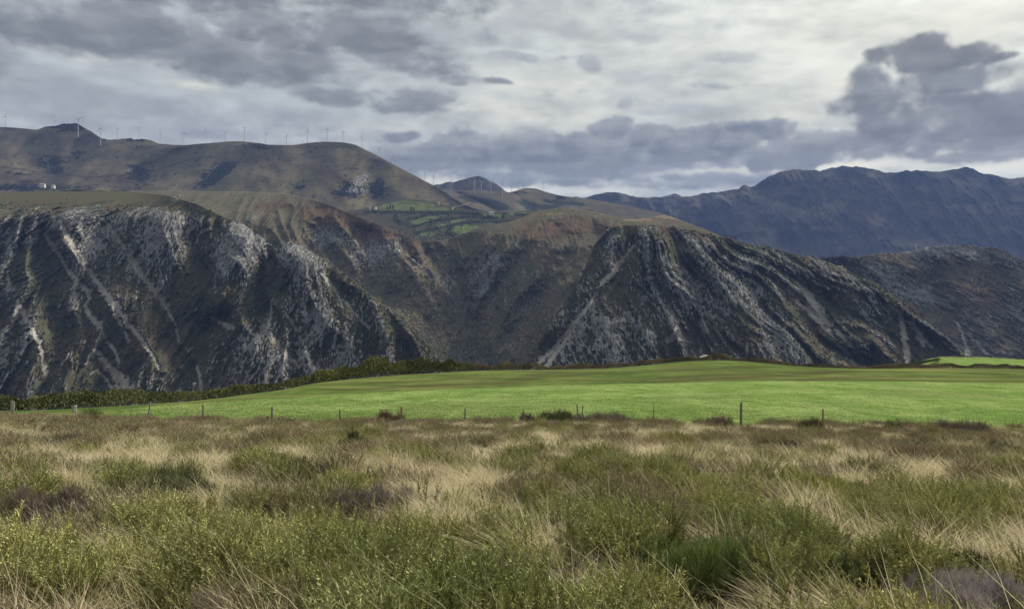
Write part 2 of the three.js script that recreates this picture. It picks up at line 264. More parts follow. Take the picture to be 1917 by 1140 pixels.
{
  const gul = features(ridge.place, [
    { p: [[155, 272], [130, 300], [85, 340], [40, 360]], w: 130, k: 70 }, { p: [[330, 300], [270, 325], [225, 356]], w: 150, k: 85 }, { p: [[480, 285], [430, 310], [380, 348], [360, 360]], w: 150, k: 80 },
    { p: [[700, 320], [690, 360], [720, 390]], w: 120, k: 60 }, { p: [[60, 270], [80, 310]], w: 110, k: 50 }, { p: [[590, 290], [560, 350]], w: 120, k: 30 }]);
  const dark = ridge.dark = blobs(ridge.place, [[88, 302, 62, 40, -30, 1.2], [140, 288, 40, 22, 60, 1.0], [100, 318, 40, 26, 0, 0.8], [250, 318, 55, 28, -40, 1.0], [262, 330, 60, 26, 30, 0.6], [410, 318, 80, 38, 42, 1.25], [385, 340, 60, 30, 42, 0.8], [560, 348, 26, 14, 0, 0.9], [660, 352, 70, 40, -30, 0.9], [706, 352, 32, 60, 25, 1.3], [640, 360, 50, 26, 0, 0.6], [20, 350, 140, 20, 0, 0.7], [110, 352, 160, 14, 0, 0.6], [255, 348, 90, 16, 30, 0.5], [130, 240, 90, 26, 0, 0.9], [255, 261, 60, 14, 0, 0.9], [30, 325, 130, 8, -8, 0.5]]);
  const bare = blobs(ridge.place, [[85, 300, 50, 26, -30, 0.62], [88, 312, 34, 16, -20, 0.5], [242, 320, 28, 32, -60, 0.65], [405, 312, 54, 28, 40, 0.68], [385, 335, 44, 30, 50, 0.58], [675, 338, 50, 60, -35, 0.85], [650, 358, 70, 24, -20, 0.5], [680, 358, 50, 24, -10, 0.5], [632, 280, 50, 16, 0, 0.35], [128, 238, 90, 18, 0, 0.62], [250, 259, 50, 8, 0, 0.25], [90, 355, 20, 8, 0, 0.4]]);
  const tracks = features(ridge.place, [{ p: [[0, 312], [60, 320], [110, 326], [170, 332], [230, 328], [300, 316], [350, 300]], w: 7 }, { p: [[340, 300], [420, 292]], w: 6 }]);
  landRidge = relief({ name: 'hill', x0: -150, x1: 960, nx: 860, ny: 150, top: ridge.top, bottom: ridge.bottom, depth: ridge.depth, back: 120, drop: 0.2, crestNoise: px => 4 * Math.exp(-(((px - 135) / 55) ** 2)) + 5 * Math.exp(-(((px - 255) / 35) ** 2)) + 0.8,
    shape: (x, y) => { let d = 70 * fbm2(x / 420, y / 420, 4); for (const f of gul) { const k = near(f, x, y); if (k > 0) d -= f.k * 1.2 * k * k * (3 - 2 * k); } const st = strata(x / 1.5, y / 1.5, 20, clamp(density(bare, x, y, -0.08) * 1.25)); return { d: d + st.m * 4, st }; },
    paint: (x, y, z, t, s) => {
      const n = fbm2(x / 150, y / 60, 5), n3_ = fbm2(x / 30, y / 14 + 9, 5);
      let c = mix3([0.142, 0.118, 0.072], [0.094, 0.082, 0.052], clamp(0.5 + 1.1 * n + 0.7 * n3_));
      c = mix3(c, [0.082, 0.060, 0.046], sst(0.05, 0.35, fbm2(x / 300 + 30, y / 120, 3)) * 0.7);
      const k = density(dark, x, y, 0) + 1.3 * n3_ + 0.3 * n;
      c = mix3(c, [0.026, 0.030, 0.026], sst(0.36, 0.62, k) * 0.94);
      c = mix3(c, rockTone(s.st), s.st.m * 0.85);
      for (const f of tracks) { const q = near(f, x, y); if (q > 0) c = mix3(c, [0.04, 0.038, 0.032], Math.min(1, q * 2) * 0.6); }
      return c;
    } });
}
console.log('far land done');

// ------------------------------------------------------------------ the green valley with small fields
const vale = {
  top: curve([[600, 420], [640, 398], [690, 388], [720, 378], [750, 373], [790, 374], [820, 380], [850, 390], [880, 394], [950, 397], [1000, 394], [1060, 391], [1110, 392]]),
  bottom: () => 480,
  depth: (px, py, t) => 2850 + 900 * Math.pow(clamp((480 - py) / 106), 0.9),
};
vale.place = (a, b) => at(a, b, vale.depth(a, b, clamp((480 - b) / (480 - vale.top(a)))));
const valeHedges = features(vale.place, [
  { p: [[700, 396], [760, 398], [840, 398]], w: 12 }, { p: [[760, 412], [800, 402], [850, 398], [900, 402]], w: 11 }, { p: [[770, 425], [820, 412], [870, 407], [930, 408]], w: 11 }, { p: [[780, 436], [830, 425], [880, 416], [960, 414]], w: 11 },
  { p: [[900, 402], [905, 412], [880, 420]], w: 9 }, { p: [[945, 398], [940, 408]], w: 9 }, { p: [[820, 412], [800, 424]], w: 9 }, { p: [[850, 420], [835, 436], [850, 442]], w: 9 }, { p: [[965, 402], [1000, 402], [1040, 398]], w: 9 }, { p: [[740, 405], [742, 415], [775, 425]], w: 14 }]);
{
  const fields = [[[690, 392], [720, 382], [755, 375], [800, 379], [845, 391], [838, 394], [790, 395], [740, 394]], [[800, 402], [830, 396], [850, 394], [862, 397], [845, 402], [815, 410], [790, 413]], [[878, 405], [880, 400], [912, 399], [910, 408], [895, 411], [880, 409]], [[914, 400], [940, 402], [941, 409], [915, 407]], [[842, 413], [870, 405], [876, 410], [860, 415], [845, 418]], [[838, 425], [858, 418], [880, 420], [900, 425], [880, 431], [865, 440], [850, 433]], [[783, 435], [800, 432], [816, 436], [805, 443], [790, 442]], [[900, 413], [940, 411], [950, 416], [920, 420], [895, 418]], [[953, 398], [1000, 398], [995, 402], [975, 405], [955, 402]], [[968, 410], [1000, 400], [1012, 400], [985, 408]], [[770, 412], [800, 405], [812, 408], [790, 420], [772, 421]], [[1005, 399], [1050, 394], [1080, 396], [1040, 401]], [[815, 424], [835, 417], [842, 419], [828, 430]]].map((f, i) => ({ p: f.map(([a, b]) => { const v = vale.place(a, b); return [v.x, v.y]; }), c: [[0.088, 0.104, 0.044], [0.082, 0.112, 0.042], [0.075, 0.098, 0.040], [0.070, 0.095, 0.036], [0.085, 0.105, 0.046], [0.078, 0.118, 0.038], [0.070, 0.105, 0.034]][i % 7] }));
  const within = (L, x, y) => { let c = false; for (let i = 0, j = L.length - 1; i < L.length; j = i++) if ((L[i][1] > y) !== (L[j][1] > y) && x < (L[j][0] - L[i][0]) * (y - L[i][1]) / (L[j][1] - L[i][1]) + L[i][0]) c = !c; return c; };
  landVale = relief({ name: 'hill', x0: 600, x1: 1110, nx: 400, ny: 90, top: vale.top, bottom: vale.bottom, depth: vale.depth, back: 60, drop: 0.1,
    shape: (x, y) => ({ d: 40 * fbm2(x / 200, y / 90, 4) }),
    paint: (x, y) => {
      const n = fbm2(x / 60, y / 26, 5); let c = mix3([0.060, 0.052, 0.040], [0.044, 0.045, 0.030], clamp(0.5 + 1.3 * n));
      for (const f of fields) if (within(f.p, x + 5 * n2(x / 16, y / 8), y + 2 * n2(x / 16 + 9, y / 8))) { const v = 1.0 + 0.5 * fbm2(x / 40, y / 12 + 7, 3); c = mix3(f.c, [0.085, 0.088, 0.046], 0.35).map(q => q * v); }
      for (const f of valeHedges) { const q = near(f, x, y); if (q > 0) c = mix3(c, [0.024, 0.030, 0.022], Math.min(1, q * 2.5) * 0.9); }
      return c;
    } });
}

// ------------------------------------------------------------------ the side valley between the two cliffs
const glen = {
  top: curve([[230, 357], [430, 358], [520, 362], [570, 370], [610, 381], [650, 397], [700, 416], [740, 432], [790, 452], [825, 450], [860, 440], [900, 428], [940, 418], [970, 410], [1000, 398], [1030, 391], [1055, 389], [1100, 394], [1150, 406], [1185, 411], [1215, 407], [1245, 403], [1270, 411], [1300, 424], [1360, 445], [1440, 470]]),
  bottom: curve([[230, 560], [600, 640], [800, 720], [1440, 720]]),
  axis: curve([[430, 835], [470, 845], [520, 862], [580, 876], [640, 884], [720, 890]]),
};
glen.depth = (px, py, t) => {
  const a = glen.axis(py), d = px - a, v = Math.exp(-Math.abs(d) / 120);
  return 1950 + 600 * Math.pow(clamp((700 - py) / 310), 1.1) + 190 * v + 520 * Math.pow(clamp((430 - py) / 75), 2) * sst(720, 500, px) + 300 * Math.pow(clamp((480 - py) / 90), 2) * sst(780, 1000, px);
};
glen.place = (a, b) => at(a, b, glen.depth(a, b, clamp((glen.bottom(a) - b) / (glen.bottom(a) - glen.top(a)))));
{
  const rk = blobs(glen.place, [[725, 470, 48, 50, 0, 0.66], [640, 450, 60, 40, 0, 0.54], [680, 480, 40, 40, 0, 0.44], [830, 525, 16, 50, 35, 0.42], [850, 570, 20, 50, 20, 0.42], [905, 520, 40, 60, -25, 0.6], [930, 500, 40, 50, -25, 0.56], [945, 560, 14, 34, 0, 0.42], [985, 520, 30, 60, -30, 0.3], [600, 440, 40, 30, 0, 0.35], [660, 540, 60, 40, 0, 0.22], [780, 600, 60, 60, 0, 0.12], [560, 430, 60, 20, -30, 0.2]]);
  const red = blobs(glen.place, [[590, 400, 130, 40, -18, 1.0], [700, 425, 120, 30, -30, 1.0], [770, 455, 90, 26, -35, 0.8], [660, 410, 120, 26, -22, 0.9], [1060, 420, 170, 40, -5, 0.8], [1000, 440, 120, 40, 0, 0.7], [1130, 440, 100, 40, -30, 0.5], [520, 385, 90, 26, -10, 0.6]]);
  const bare = blobs(glen.place, [[1195, 412, 60, 5, 0, 1.2], [1250, 407, 60, 9, -12, 0.9], [1040, 400, 90, 12, 0, 0.5], [1150, 402, 90, 9, -8, 0.4]]);
  const gul = features(glen.place, [{ p: [[800, 455], [835, 500], [865, 570], [885, 640], [890, 700]], w: 60, k: 51 }, { p: [[680, 440], [720, 520], [800, 600], [850, 650]], w: 70, k: 59 }, { p: [[1040, 430], [960, 500], [900, 600]], w: 60, k: 51 }, { p: [[1120, 440], [1040, 520], [960, 620]], w: 70, k: 68 }, { p: [[590, 430], [640, 500], [720, 570]], w: 60, k: 51 }, { p: [[790, 480], [800, 530], [850, 600]], w: 30, k: 20 }]);
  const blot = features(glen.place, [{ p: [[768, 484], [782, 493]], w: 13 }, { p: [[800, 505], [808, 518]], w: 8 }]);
  const sc = features(glen.place, [{ p: [[832, 508], [848, 528], [855, 540]], w: [3, 8] }, { p: [[760, 476], [790, 500]], w: [2, 4] }]);
  landGlen = relief({ name: 'valley_side', x0: 240, x1: 1420, nx: 860, ny: 260, top: glen.top, bottom: glen.bottom, depth: glen.depth, back: 120, drop: 0.1,
    shape: (x, y, t, px, py) => { const fl = x < (glen.axis(py) - CX) / F * 2150 ? 1 : -1; let d = 60 * fbm2(x / 220, y / 200, 4) + 9 * fbm2(x / 22, y / 18, 3) + 16 * (1 - 2.2 * Math.abs(n2((x * 0.8 + fl * y * 0.6) / 45, (y * 0.8 - fl * x * 0.6) / 150))); for (const f of gul) { const k = near(f, x, y); if (k > 0) d -= f.k * k * k * (3 - 2 * k); } const st = strata(x, y, 6, clamp(density(rk, x, y, 0.16 + 0.4 * fbm2(x / 80, y / 80, 4)))); return { d: d + st.m * 3 + st.rib * 0.7, st }; },
    paint: (x, y, z, t, s) => {
      const n = fbm2(x / 85, y / 60, 5), m = fbm2(x / 18, y / 13 + 30, 4);
      let c = mix3([0.070, 0.071, 0.043], [0.108, 0.086, 0.060], clamp(0.5 + 1.0 * n + 0.7 * m));
      c = mix3(c, mix3([0.098, 0.062, 0.041], [0.068, 0.054, 0.036], clamp(0.5 + 1.6 * m)), sst(0.25, 0.8, density(red, x, y, 0) + 0.6 * n + 0.4 * m) * 0.9);
      c = mix3(c, [0.165, 0.13, 0.083], sst(0.4, 0.6, density(bare, x, y, 0) + 0.5 * m));
      c = mix3(c, rockTone(s.st), s.st.m * 0.85);
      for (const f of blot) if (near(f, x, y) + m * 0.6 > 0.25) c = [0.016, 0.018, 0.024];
      for (const f of sc) { const q = near(f, x, y); if (q > 0) c = mix3(c, SCREE, sst(0, 0.9, q + m * 1.2) * 0.5); }
      return c;
    } });
}
console.log('glen done');

// ------------------------------------------------------------------ the crag-topped hill on the right
{
  const top = curve([[1380, 540], [1480, 500], [1540, 483], [1590, 479], [1650, 475], [1700, 471], [1735, 464], [1800, 459], [1850, 463], [1890, 474], [1917, 487], [1980, 510], [2100, 550]]);
  const bottom = () => 740;
  const depth = (px, py, t) => 2150 + 520 * Math.pow(clamp((740 - py) / 280), 1.1) + 60 * fbm2(px / 90, py / 90, 3);
  const place = (a, b) => at(a, b, depth(a, b, clamp((740 - b) / (740 - top(a)))));
  const rk = blobs(place, [[1800, 472, 160, 28, -8, 0.55], [1880, 486, 90, 24, -20, 0.5], [1730, 475, 60, 30, 0, 0.4], [1660, 520, 60, 40, -35, 0.5], [1690, 545, 70, 40, -35, 0.5], [1720, 490, 30, 60, 15, 0.3], [1750, 560, 60, 40, -35, 0.3], [1905, 590, 30, 60, -20, 0.4], [1830, 620, 50, 50, -40, 0.22], [1800, 560, 150, 60, -30, 0.16]]);
  const red = blobs(place, [[1820, 580, 60, 60, 30, 0.9], [1770, 540, 120, 40, -20, 0.6], [1600, 490, 100, 30, 0, 0.8], [1650, 480, 70, 16, 0, 0.6], [1850, 540, 120, 40, -10, 0.7]]);
  const sc = features(place, [{ p: [[1795, 605], [1805, 630], [1815, 665]], w: [6, 12] }, { p: [[1815, 625], [1850, 665]], w: [6, 10] }, { p: [[1850, 587], [1856, 592]], w: 8 }, { p: [[1738, 605], [1735, 640], [1745, 680]], w: [10, 22] }]);
  const gul = features(place, [{ p: [[1560, 500], [1640, 570], [1740, 680]], w: 90, k: 70 }, { p: [[1740, 500], [1770, 570], [1800, 640]], w: 70, k: 40 }, { p: [[1860, 500], [1880, 600], [1860, 680]], w: 90, k: 50 }]);
  landCrag = relief({ name: 'hill', x0: 1400, x1: 2100, nx: 540, ny: 210, top, bottom, depth, back: 60, crestNoise: 5,
    shape: (x, y) => { let d = 50 * fbm2(x / 220, y / 200, 5); for (const f of gul) { const k = near(f, x, y); if (k > 0) d -= f.k * k * k * (3 - 2 * k); } const st = strata(x / 1.3, y / 1.3, 48, clamp(density(rk, x, y, 0.27 + 0.4 * fbm2(x / 100, y / 80, 3)))); return { d: d + st.m * 3 + st.rib, st }; },
    paint: (x, y, z, t, s) => {
      const n = fbm2(x / 85, y / 60, 5), m = fbm2(x / 18, y / 13 + 30, 4);
      let c = mix3([0.058, 0.058, 0.038], [0.108, 0.084, 0.062], clamp(0.5 + 1.0 * n + 0.7 * m));
      c = mix3(c, mix3([0.125, 0.088, 0.060], [0.095, 0.080, 0.056], clamp(0.5 + 1.6 * m)), sst(0.25, 0.8, density(red, x, y, 0) + 0.6 * n + 0.4 * m) * 0.9);
      c = mix3(c, rockTone(s.st), s.st.m * 0.8);
      for (const f of sc) { const q = near(f, x, y); if (q > 0) c = mix3(c, SCREE, sst(0.1, 0.6, q + m * 0.9) * 0.85); }
      return c;
    } });
}

// ------------------------------------------------------------------ right-hand cliff: the pointed crag and the wall beyond it
{
  const top = curve([[960, 730], [985, 690], [1000, 660], [1020, 622], [1040, 592], [1060, 562], [1080, 533], [1095, 500], [1108, 470], [1122, 445], [1140, 428], [1165, 421], [1190, 419], [1215, 420], [1240, 423], [1290, 429], [1330, 438], [1400, 453], [1470, 471], [1540, 488], [1575, 499], [1620, 520], [1680, 556], [1740, 602], [1795, 652], [1840, 700]]);
  const bottom = () => 735;
  const depth = (px, py, t) => 1420 + 560 * Math.pow(clamp((735 - py) / 315), 1.05) + 110 * sst(1300, 1000, px) + 90 * sst(1400, 1750, px);
  const place = (a, b) => at(a, b, depth(a, b, 0));
  const ribs = features(place, [
    { p: [[1170, 430], [1120, 520], [1060, 600], [1010, 680]], w: 45, k: 26 }, { p: [[1225, 430], [1190, 500], [1130, 600], [1080, 690]], w: 70, k: 60 }, { p: [[1225, 430], [1255, 480], [1270, 560], [1240, 640]], w: 60, k: 45 }, { p: [[1300, 470], [1340, 520], [1400, 600], [1440, 690]], w: 60, k: 40 }, { p: [[1420, 500], [1470, 580], [1500, 680]], w: 60, k: 30 }, { p: [[1545, 495], [1590, 560], [1640, 620]], w: 50, k: 30 }, { p: [[1470, 620], [1490, 680]], w: 30, k: 22 },
    { p: [[1196, 448], [1150, 505], [1105, 565], [1045, 645], [1000, 690]], w: 26, k: -20 }, { p: [[1280, 450], [1320, 560], [1300, 690]], w: 60, k: -45 }, { p: [[1390, 470], [1440, 560], [1460, 620]], w: 50, k: -30 }, { p: [[1490, 520], [1540, 590], [1610, 680]], w: 50, k: -35 }]);
  const rk = blobs(place, [[1160, 470, 40, 60, -20, 0.3], [1225, 470, 40, 70, 0, 0.34], [1240, 520, 60, 60, 0, 0.25], [1085, 600, 30, 90, -30, 0.3], [1190, 600, 80, 80, 0, 0.22], [1130, 640, 60, 60, -30, 0.25], [1330, 520, 80, 80, 20, 0.22], [1300, 560, 50, 60, 0, 0.16], [1400, 500, 70, 60, 20, 0.3], [1480, 640, 36, 60, 10, 0.48], [1430, 560, 80, 60, 20, 0.16], [1380, 600, 80, 70, 0, 0.14], [1580, 525, 60, 20, -35, 0.42], [1470, 490, 60, 30, -30, 0.25], [1620, 590, 40, 50, -30, 0.2], [1660, 600, 60, 50, -40, 0.2], [1130, 425, 40, 20, 0, 0.15], [1270, 620, 40, 60, 0, 0.1], [1350, 640, 90, 50, 0, -0.12], [1560, 640, 90, 30, -45, -0.2]]);
  const red = blobs(place, [[1290, 440, 50, 14, -20, 1.0], [1350, 465, 60, 14, -25, 0.8], [1525, 505, 40, 26, -30, 0.8], [1250, 440, 20, 30, 0, 0.5], [1320, 600, 80, 80, 0, 0.3], [1190, 420, 60, 7, 0, 0.7], [1280, 660, 40, 30, 0, 0.4]]);
  const sc = features(place, [{ p: [[1194, 450], [1170, 478], [1150, 505]], w: [3, 8] }, { p: [[1150, 505], [1128, 530], [1108, 562]], w: [7, 4] }, { p: [[1108, 562], [1086, 590], [1060, 625]], w: [4, 8] }, { p: [[1060, 625], [1030, 660], [995, 690]], w: [6, 6] }, { p: [[1078, 610], [1050, 650], [1020, 690]], w: [3, 6] },
    { p: [[1492, 525], [1512, 548], [1545, 600]], w: [9, 17] }, { p: [[1478, 540], [1520, 575], [1548, 603]], w: [8, 12] }, { p: [[1452, 533], [1500, 570], [1545, 612], [1585, 660], [1612, 690]], w: [5, 10] }, { p: [[1570, 620], [1600, 655], [1618, 690]], w: [8, 10] }, { p: [[1686, 582], [1690, 612], [1698, 655], [1702, 690]], w: [6, 9] }, { p: [[1706, 605], [1722, 625], [1728, 640]], w: [10, 14] }, { p: [[1268, 610], [1252, 640]], w: [2, 6] }, { p: [[1400, 640], [1396, 680]], w: [2, 5] }, { p: [[1316, 600], [1322, 618]], w: 7 }]);
  landRight = relief({ name: 'cliff', x0: 975, x1: 1838, nx: 800, ny: 300, top, bottom, depth, back: 40, drop: 0.5, crestNoise: 6,
    shape: (x, y) => { let d = 34 * fbm2(x / 130, y / 170, 5) + 10 * (1 - 2 * Math.abs(n2(x / 40, y / 130))); for (const f of ribs) { const k = near(f, x, y); if (k > 0) d += f.k * k * k * (3 - 2 * k); } const fx = x - 330, fy = y - 330, fr = Math.hypot(fx, fy), fa = Math.atan2(fx, -fy) + 0.10 * n2(x / 110, y / 110), R1 = 1 - 2.4 * Math.abs(n2(fa * 6.5 + 3, fr / 420)), R2 = 1 - 2.4 * Math.abs(n2(fa * 17 + 8, fr / 210 + 4)); d += 34 * R1 + 11 * R2;
      const th = mix(14, 34, sst(350, 700, x)); const st = strata(x, y, th * 0.8, clamp(density(rk, x, y, 0.17 + 0.17 * R1 + 0.14 * R2 + 0.34 * fbm2(x / 50, y / 90, 4)))); const sc_ = screeAt(sc, x, y); return { d: d + (st.m * 2 + st.rib) * (1 - sc_) - 3 * sc_, st, sc: sc_ }; },
    paint: (x, y, z, t, s) => {
      const n = fbm2(x / 60, y / 50, 5), m = fbm2(x / 13, y / 10 + 30, 4);
      let c = mix3(SCRUB, [0.088, 0.070, 0.050], clamp(0.45 + 1.1 * n + 0.7 * m));
      c = mix3(c, [0.056, 0.064, 0.034], sst(0.05, 0.35, fbm2(x / 40, y / 40 + 60, 3)) * 0.7);
      c = mix3(c, mix3([0.09, 0.066, 0.046], [0.066, 0.056, 0.038], clamp(0.5 + 1.6 * m)), sst(0.3, 0.75, density(red, x, y, 0) + 0.5 * n + 0.4 * m) * 0.9);
      c = mix3(c, rockTone(s.st), s.st.m * 0.85);
      c = mix3(c, mix3(SCREE, [0.21, 0.195, 0.17], clamp(0.5 + 1.6 * m)), s.sc * 0.95);
      return c;
    } });
}

// ------------------------------------------------------------------ left-hand cliff under the plateau
const leftCliff = {
  top: curve([[-160, 366], [0, 362], [60, 358], [170, 356], [230, 357], [270, 360], [310, 366], [345, 374], [380, 388], [410, 402], [435, 412], [455, 422], [480, 438], [498, 451], [508, 460], [516, 466], [528, 456], [542, 452], [556, 456], [575, 466], [600, 482], [640, 508], [670, 531], [700, 556], [740, 592], [780, 630], [815, 664], [850, 705]]),
  bottom: curve([[-160, 800], [0, 790], [300, 780], [600, 740], [860, 735]]),
};
leftCliff.depth = (px, py, t) => {
  const up = clamp((770 - py) / 385);
  return 1330 + 560 * Math.pow(up, 1.05) + 480 * Math.pow(clamp((410 - py) / 52), 2) * sst(400, 240, px) + 120 * sst(0, -200, px);
};
leftCliff.place = (a, b) => at(a, b, leftCliff.depth(a, b, 0));
{
  const P = leftCliff.place;
  const sc = features(P, [
    { p: [[101, 405], [96, 420], [83, 437], [92, 452], [104, 470], [125, 505], [148, 530], [166, 548]], w: [4, 5], c: 1 }, { p: [[166, 548], [166, 558], [157, 571], [170, 595], [188, 612]], w: [3, 6], c: 1 }, { p: [[190, 612], [200, 640], [214, 655], [222, 680]], w: [3, 3], c: 1 },
    { p: [[110, 412], [122, 436], [142, 472], [165, 506], [190, 540], [222, 580]], w: [5, 7], c: 1 }, { p: [[222, 580], [240, 606], [262, 633], [286, 664], [298, 690]], w: [5, 2], c: 1 }, { p: [[205, 560], [222, 600], [240, 640]], w: [2, 3], c: 0.8 },
    { p: [[200, 420], [222, 450], [240, 478], [252, 500], [290, 546], [310, 575]], w: [5, 7], c: 0.45 }, { p: [[310, 575], [328, 608], [334, 640]], w: [3, 2], c: 0.9 }, { p: [[258, 440], [244, 470]], w: 6, c: 0.35 },
    { p: [[178, 652], [196, 678], [216, 700], [246, 738]], w: [3, 9], c: 0.85 }, { p: [[200, 682], [224, 702]], w: [3, 6], c: 0.6 }, { p: [[13, 508], [15, 530], [8, 552], [-4, 572]], w: [3, 5], c: 1 }, { p: [[32, 560], [30, 585], [22, 610]], w: 4, c: 0.9 }, { p: [[38, 572], [45, 596], [54, 600], [62, 622], [74, 640], [80, 670], [86, 705]], w: [4, 3], c: 0.9 },
    { p: [[395, 594], [412, 604], [436, 613]], w: [3, 6], c: 1 }, { p: [[490, 610], [520, 645], [560, 688]], w: [6, 4], c: 0.7 }, { p: [[600, 508], [625, 540], [640, 568]], w: [5, 3], c: 0.7 }, { p: [[508, 560], [506, 590], [502, 612]], w: [3, 4], c: 0.9 }, { p: [[530, 580], [556, 618]], w: [2, 3], c: 0.8 }, { p: [[640, 560], [690, 612]], w: [3, 4], c: 0.8 },
    { p: [[168, 700], [182, 692], [200, 712], [208, 730]], w: 2.5, c: 0.9 }, { p: [[338, 686], [352, 668]], w: 3, c: 0.8 }, { p: [[366, 682], [372, 700], [376, 730]], w: 2.5, c: 0.8 }]);
  const rk = blobs(P, [
    [452, 455, 46, 50, -10, 0.62], [430, 475, 30, 44, 0, 0.5], [474, 490, 22, 40, 0, 0.35], [480, 445, 34, 16, -35, 0.4], [555, 478, 46, 24, -35, 0.55], [540, 500, 30, 40, 0, 0.32], [600, 500, 40, 26, -38, 0.3], [572, 512, 30, 30, 0, 0.3],
    [200, 410, 160, 36, 0, 0.22], [160, 455, 50, 60, -35, 0.34], [190, 480, 50, 50, -40, 0.34], [110, 410, 50, 26, 0, 0.36], [30, 440, 70, 36, 25, 0.24], [225, 410, 30, 44, -30, 0.26], [290, 440, 60, 60, 0, 0.26], [300, 480, 40, 60, -20, 0.26], [330, 430, 26, 40, 0, 0.2], [305, 415, 30, 20, 0, 0.3], [340, 375, 60, 8, -10, 0.3],
    [0, 490, 20, 30, 0, 0.36], [5, 545, 22, 50, 10, 0.42], [20, 620, 40, 60, 0, 0.24], [25, 660, 50, 50, 0, 0.24], [120, 560, 40, 60, 0, 0.1], [450, 680, 80, 50, 0, 0.24], [360, 690, 40, 50, 0, 0.14], [470, 620, 40, 60, 0, 0.16], [590, 590, 70, 60, -30, 0.2], [660, 640, 60, 60, -40, 0.2], [640, 690, 80, 30, 0, 0.26], [560, 660, 60, 60, 0, 0.16], [690, 590, 80, 20, -42, 0.22], [740, 640, 60, 16, -42, 0.12],
    [370, 520, 46, 60, 0, -0.28], [60, 500, 50, 50, -30, -0.14], [210, 610, 60, 60, -40, -0.14], [500, 510, 18, 70, 10, -0.35], [395, 450, 14, 60, 10, -0.15], [90, 660, 40, 60, 0, -0.2], [330, 600, 60, 70, 0, -0.16], [440, 560, 70, 40, 0, -0.14], [105, 440, 18, 22, -30, -0.7], [215, 470, 16, 60, -30, -0.2], [320, 555, 40, 50, 0, -0.1], [130, 620, 60, 60, 0, -0.12], [280, 680, 60, 50, 0, -0.14], [760, 660, 60, 40, 0, -0.1]]);
  const ribs = features(P, [
    { p: [[110, 405], [150, 470], [200, 540], [260, 620], [310, 700]], w: 40, k: 16 }, { p: [[96, 440], [140, 520], [170, 590], [220, 700]], w: 34, k: -14 }, { p: [[200, 410], [250, 490], [320, 590], [360, 690]], w: 45, k: -26 }, { p: [[300, 400], [330, 470], [300, 540]], w: 50, k: 20 }, { p: [[455, 425], [445, 500], [420, 560]], w: 50, k: 42 }, { p: [[508, 465], [492, 530], [480, 620]], w: 34, k: -44 }, { p: [[540, 455], [590, 520], [650, 600], [720, 690]], w: 60, k: 34 }, { p: [[400, 430], [380, 510], [380, 620]], w: 40, k: -30 }, { p: [[20, 500], [60, 600], [100, 700]], w: 50, k: 20 }, { p: [[440, 560], [470, 640], [500, 720]], w: 50, k: 22 }, { p: [[620, 500], [700, 580], [780, 660]], w: 30, k: 18 }]);
  const grass = blobs(P, [[120, 372, 200, 14, 0, 1.0], [330, 385, 90, 14, -12, 0.9], [420, 402, 50, 8, -25, 0.9], [20, 385, 90, 22, 10, 0.8], [250, 372, 160, 12, 0, 0.9], [390, 395, 40, 12, -25, 0.6]]);
  landLeft = relief({ name: 'cliff', x0: -150, x1: 850, nx: 920, ny: 400, top: leftCliff.top, bottom: leftCliff.bottom, depth: leftCliff.depth, back: 50, drop: 0.3, crestNoise: 4,
    shape: (x, y, t, px, py, D) => { let d = 34 * fbm2(x / 150, y / 190, 5) + 9 * (1 - 2 * Math.abs(n2(x / 46, y / 120))); for (const f of ribs) { const k = near(f, x, y); if (k > 0) d += f.k * k * k * (3 - 2 * k); } const g = clamp(density(grass, x, y, 0) * 0.7 + sst(1960, 2120, D + 260 * fbm2(x / 60, y / 50, 4)) * sst(-400, -520, x)); d *= 1 - g;
      const ba = x * 0.85 + y * 0.53 + 26 * n2(x / 120, y / 120), bb = -x * 0.53 + y * 0.85, R1 = 1 - 2.4 * Math.abs(n2(ba / 62 + 3, bb / 420)), R2 = 1 - 2.4 * Math.abs(n2(ba / 25 + 8, bb / 190 + 4)); d += (32 * R1 + 10 * R2) * (1 - g);
      const th = mix(-34, -6, sst(-1000, -650, x)) + 10 * sst(-500, -250, x); const st = strata(x, y, th, clamp(density(rk, x, y, 0.19 + 0.17 * R1 + 0.14 * R2 + 0.16 * sst(30, 170, y) * sst(-350, -600, x) + 0.34 * fbm2(x / 60, y / 80, 4)) - 0.8 * g)); const sc_ = screeAt(sc, x, y); return { d: d + (st.m * 2 + st.rib) * (1 - g) * (1 - sc_) - 3 * sc_, st, g, sc: sc_ }; },
    paint: (x, y, z, t, s) => {
      const n = fbm2(x / 60, y / 50, 5), m = fbm2(x / 13, y / 10 + 30, 4);
      let c = mix3(SCRUB, [0.086, 0.068, 0.048], clamp(0.42 + 1.1 * n + 0.7 * m));
      c = mix3(c, [0.056, 0.064, 0.034], sst(0.05, 0.35, fbm2(x / 40, y / 40 + 60, 3)) * 0.7);
      c = mix3(c, mix3([0.066, 0.068, 0.036], [0.072, 0.056, 0.036], clamp(0.5 + 2.2 * m + 1.5 * n)), sst(0.3, 0.7, s.g + 0.35 * n + 0.4 * m) * 0.95);
      c = mix3(c, rockTone(s.st, 0.4), s.st.m * 0.88);
      c = mix3(c, mix3(SCREE, [0.21, 0.19, 0.165], clamp(0.5 + 1.6 * m)), s.sc * 0.95);
      return c;
    } });
}
console.log('cliffs done');
